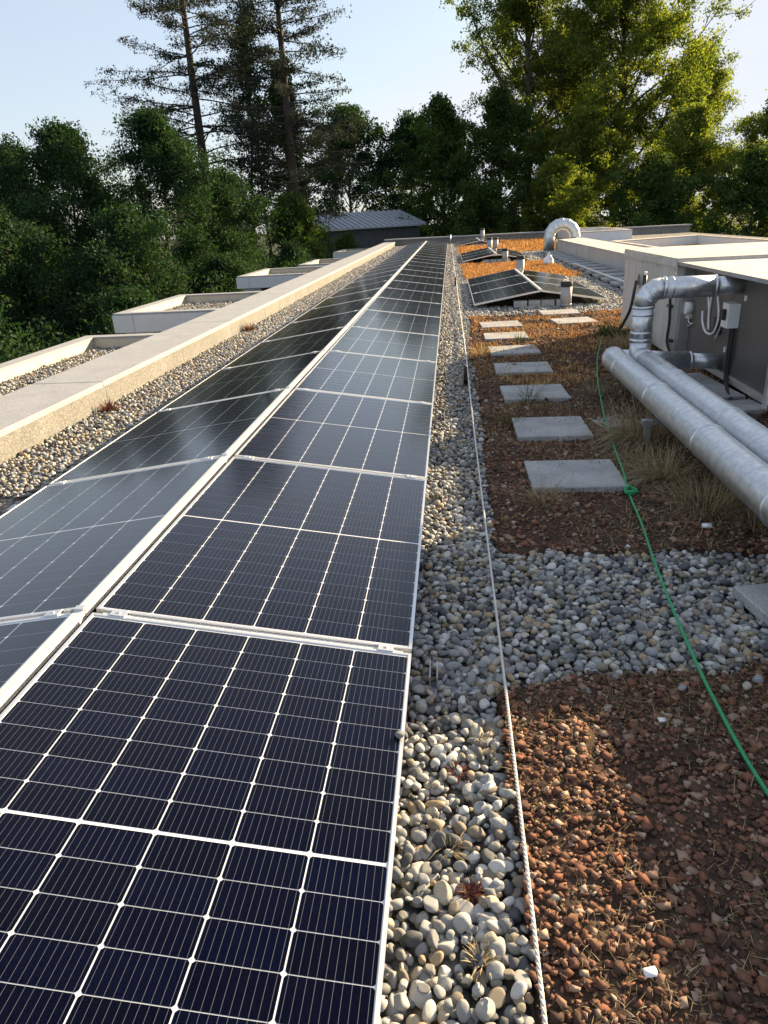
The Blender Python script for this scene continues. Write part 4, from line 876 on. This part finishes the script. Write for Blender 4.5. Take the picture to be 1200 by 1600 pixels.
def conifer(name, label, group, x, y, H, R0, lo, whorls, nleaf, seed, lean=(0, 0)):
    g = np.random.default_rng(seed); t = empty(name, (x, y, GZ), label, 'tree', group); tm = MB(); bm = MB(); C = []; S = []
    tm.tube([(lean[0]*H*k/8, lean[1]*H*k/8, H*k/8) for k in range(9)], [H*.0155*(1-.9*k/8) for k in range(9)], 10)
    for w in range(whorls):
        u = lo+(1-lo)*(w+g.uniform(-.3, .3))/whorls; v = (u-lo)/(1-lo); z = H*max(u, .05); c0 = Vector((lean[0]*z, lean[1]*z, z))
        for i in range(g.integers(3, 6)):
            az = g.uniform(0, 6.28); Ln = R0*(1-.72*v)*g.uniform(.55, 1.15)*(1 if v > .12 else .75); el = R(-4+24*v)+g.normal(0, .14); d = Vector((math.cos(az)*math.cos(el), math.sin(az)*math.cos(el), math.sin(el))); Q = [c0]
            for k in range(6): d = (d+Vector(g.normal(0, .055, 3))+Vector((0, 0, .035 if k > 2 else -.035))).normalized(); Q.append(Q[-1]+d*Ln/6)
            r0 = .02+.045*(1-v); bm.tube(Q, [r0*(1-.85*k/6) for k in range(7)], 5)
            if v < .18 and g.random() < .55: continue
            for k in range(13):
                f = .22+.78*(k+g.random())/13; a = f*6; j = min(int(a), 5); q = Q[j].lerp(Q[j+1], a-j); sgn = 1 if k % 2 else -1
                sd = Vector((-math.sin(az), math.cos(az), 0))*sgn; dd = (d*.75+sd*g.uniform(.3, 1)+Vector((0, 0, g.normal(-.12, .15)))).normalized(); l2 = Ln*.24*g.uniform(.5, 1.2)*(1.15-f*.5)
                q2 = q+dd*l2; bm.tube([q, q2], [r0*.25, r0*.08], 3, False)
                for e in (.55, 1.0): C.append(q+dd*l2*e+Vector((0, 0, -.05))); S.append(g.uniform(.10, .24))
    tm.build('trunk', MT['bark'], t, True); bm.build('limbs', MT['bark'], t, True)
    C = np.array([tuple(c) for c in C]); link('crown', leaf_mesh('crown', C, np.array(S), nleaf, .17, .07, MT['needle'], g), t); return t
conifer('conifer', 'tall sparse dark conifer with a straight trunk, left of the two', 'tall conifers', -16.0, 50, 27, 8.2, .20, 46, 64000, 3)
conifer('conifer', 'tall sparse dark conifer above the barn, right of the two', 'tall conifers', -9.75, 48, 25, 5.8, .20, 38, 46000, 5)
GL = 'trees left of the roof'
tree('slender_tree', 'slender multi-stemmed tree between the two tall conifers', GL, -15.4, 57, 21, 3.0, .30, 30, 6500, .22, MT['leaf_shaded'], MT['bark'], 11, .5, .8, (35, 75), (.05, 0), trunk_r=.009)
tree('slender_tree', 'thin pale-leaved stem right behind the left conifer trunk', GL, -13.6, 55, 20, 2.4, .30, 24, 5000, .22, MT['leaf_shaded'], MT['bark'], 12, .5, .8, (35, 75), (-.01, 0), trunk_r=.008)
tree('poplar_tree', 'narrow leafy tree just left of the right conifer', GL, -11.7, 54, 16.5, 2.6, .25, 34, 17000, .20, MT['leaf_mid'], MT['bark'], 13, .5, .6, (40, 75), (.0, 0), trunk_r=.012)
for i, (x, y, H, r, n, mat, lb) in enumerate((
    (-19.5, 33, 9.6, 3.6, 42000, 'leaf_shaded', 'dark broadleaf tree at the far left picture edge'),
    (-15.6, 31, 10.0, 3.4, 42000, 'leaf_shaded', 'dark broadleaf tree with a knobbly top left of the conifers'),
    (-12.2, 31.5, 10.6, 3.0, 40000, 'leaf_shaded', 'dark broadleaf tree peaking just left of the left conifer'),
    (-11.0, 36, 8.2, 3.2, 30000, 'leaf_shaded', 'lower dark tree in front of the left conifer trunk'),
    (-15.5, 24, 6.6, 3.2, 30000, 'leaf_shaded', 'round dark tree behind the nearest roof bay'),
    (-11.6, 26, 6.2, 3.0, 28000, 'leaf_shaded', 'green-tipped round tree behind the second roof bay'))):
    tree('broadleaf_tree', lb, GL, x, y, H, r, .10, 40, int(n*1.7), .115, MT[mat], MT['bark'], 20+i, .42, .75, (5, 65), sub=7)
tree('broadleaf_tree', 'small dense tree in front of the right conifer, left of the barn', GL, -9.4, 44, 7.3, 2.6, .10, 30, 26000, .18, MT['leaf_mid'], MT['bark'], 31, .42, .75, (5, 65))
tree('broadleaf_tree', 'low dark tree between the two conifer trunks', GL, -13.2, 44, 6.4, 2.8, .10, 30, 24000, .18, MT['leaf_shaded'], MT['bark'], 32, .42, .75, (5, 65))
for i, (x, y, H, r, lb) in enumerate(((-9.2, 19.5, 4.2, 1.9, 'dark shrub beside the second roof bay'), (-10.5, 14.5, 3.6, 2.2, 'dark shrub behind the nearest roof bay'), (-9.3, 30, 4.6, 2.0, 'dark shrub beside the third roof bay'), (-8.6, 39, 4.8, 1.8, 'dark shrub beside the fourth roof bay'), (-6.9, 50, 5.0, 1.5, 'pointed green shrub in front of the barn wall'), (-13.5, 18, 4.4, 2.4, 'dark shrub at the left picture edge behind the bays'), (-18, 22, 6, 3, 'large dark shrub at the left picture edge'))):
    tree('shrub', lb, 'shrubs left of the roof', x, y, H, r, .05, 30, 19000, .11, MT['leaf_shaded' if i != 4 else 'leaf_mid'], MT['bark'], 60+i, .36, .7, (5, 60), cat='shrub')
GM = 'trees beyond the barn'
tree('broadleaf_tree', 'broad dark tree behind the barn roof', GM, -9.6, 76, 15.6, 6.6, .10, 46, 42000, .26, MT['leaf_shaded'], MT['bark'], 41, .65, .75)
tree('broadleaf_tree', 'dark tree behind the right end of the barn', GM, -3.8, 78, 14.6, 6.0, .10, 46, 40000, .26, MT['leaf_shaded'], MT['bark'], 42, .62, .75)
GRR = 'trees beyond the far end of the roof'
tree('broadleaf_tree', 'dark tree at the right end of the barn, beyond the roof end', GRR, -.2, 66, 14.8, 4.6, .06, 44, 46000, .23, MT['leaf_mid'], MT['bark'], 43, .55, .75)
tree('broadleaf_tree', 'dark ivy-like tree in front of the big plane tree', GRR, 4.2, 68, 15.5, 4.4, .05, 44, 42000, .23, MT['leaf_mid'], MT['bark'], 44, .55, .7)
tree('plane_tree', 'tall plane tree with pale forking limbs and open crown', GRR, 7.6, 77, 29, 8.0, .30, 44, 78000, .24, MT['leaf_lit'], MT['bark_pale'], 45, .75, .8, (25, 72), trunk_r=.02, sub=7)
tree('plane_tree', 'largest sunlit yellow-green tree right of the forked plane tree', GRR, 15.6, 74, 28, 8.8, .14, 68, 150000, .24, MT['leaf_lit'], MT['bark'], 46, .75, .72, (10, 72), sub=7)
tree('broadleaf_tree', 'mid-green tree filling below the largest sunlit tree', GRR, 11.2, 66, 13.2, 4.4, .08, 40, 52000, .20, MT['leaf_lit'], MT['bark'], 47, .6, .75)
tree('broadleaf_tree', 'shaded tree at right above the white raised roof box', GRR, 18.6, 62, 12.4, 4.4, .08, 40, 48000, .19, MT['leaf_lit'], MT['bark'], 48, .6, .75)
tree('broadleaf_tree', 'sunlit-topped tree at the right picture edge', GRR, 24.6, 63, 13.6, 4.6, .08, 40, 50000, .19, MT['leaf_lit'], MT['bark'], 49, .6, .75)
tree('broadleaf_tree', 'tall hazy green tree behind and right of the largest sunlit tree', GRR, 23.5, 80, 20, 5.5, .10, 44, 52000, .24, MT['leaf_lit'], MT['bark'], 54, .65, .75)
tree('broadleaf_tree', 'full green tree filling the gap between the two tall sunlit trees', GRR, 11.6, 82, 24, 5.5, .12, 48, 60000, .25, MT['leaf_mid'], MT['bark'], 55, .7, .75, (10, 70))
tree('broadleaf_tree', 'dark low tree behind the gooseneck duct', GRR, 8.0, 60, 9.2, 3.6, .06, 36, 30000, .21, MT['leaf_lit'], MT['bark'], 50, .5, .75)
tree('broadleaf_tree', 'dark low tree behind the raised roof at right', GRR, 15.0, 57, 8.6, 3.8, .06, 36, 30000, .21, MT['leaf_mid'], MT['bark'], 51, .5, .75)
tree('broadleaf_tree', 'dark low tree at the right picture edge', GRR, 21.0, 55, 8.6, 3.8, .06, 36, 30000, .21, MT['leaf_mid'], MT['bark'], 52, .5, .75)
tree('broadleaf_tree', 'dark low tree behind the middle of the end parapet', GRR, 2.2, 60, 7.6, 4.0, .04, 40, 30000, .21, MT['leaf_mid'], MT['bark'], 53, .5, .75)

scene.render.engine = 'CYCLES'
scene.cycles.max_bounces = 8; scene.cycles.transparent_max_bounces = 8
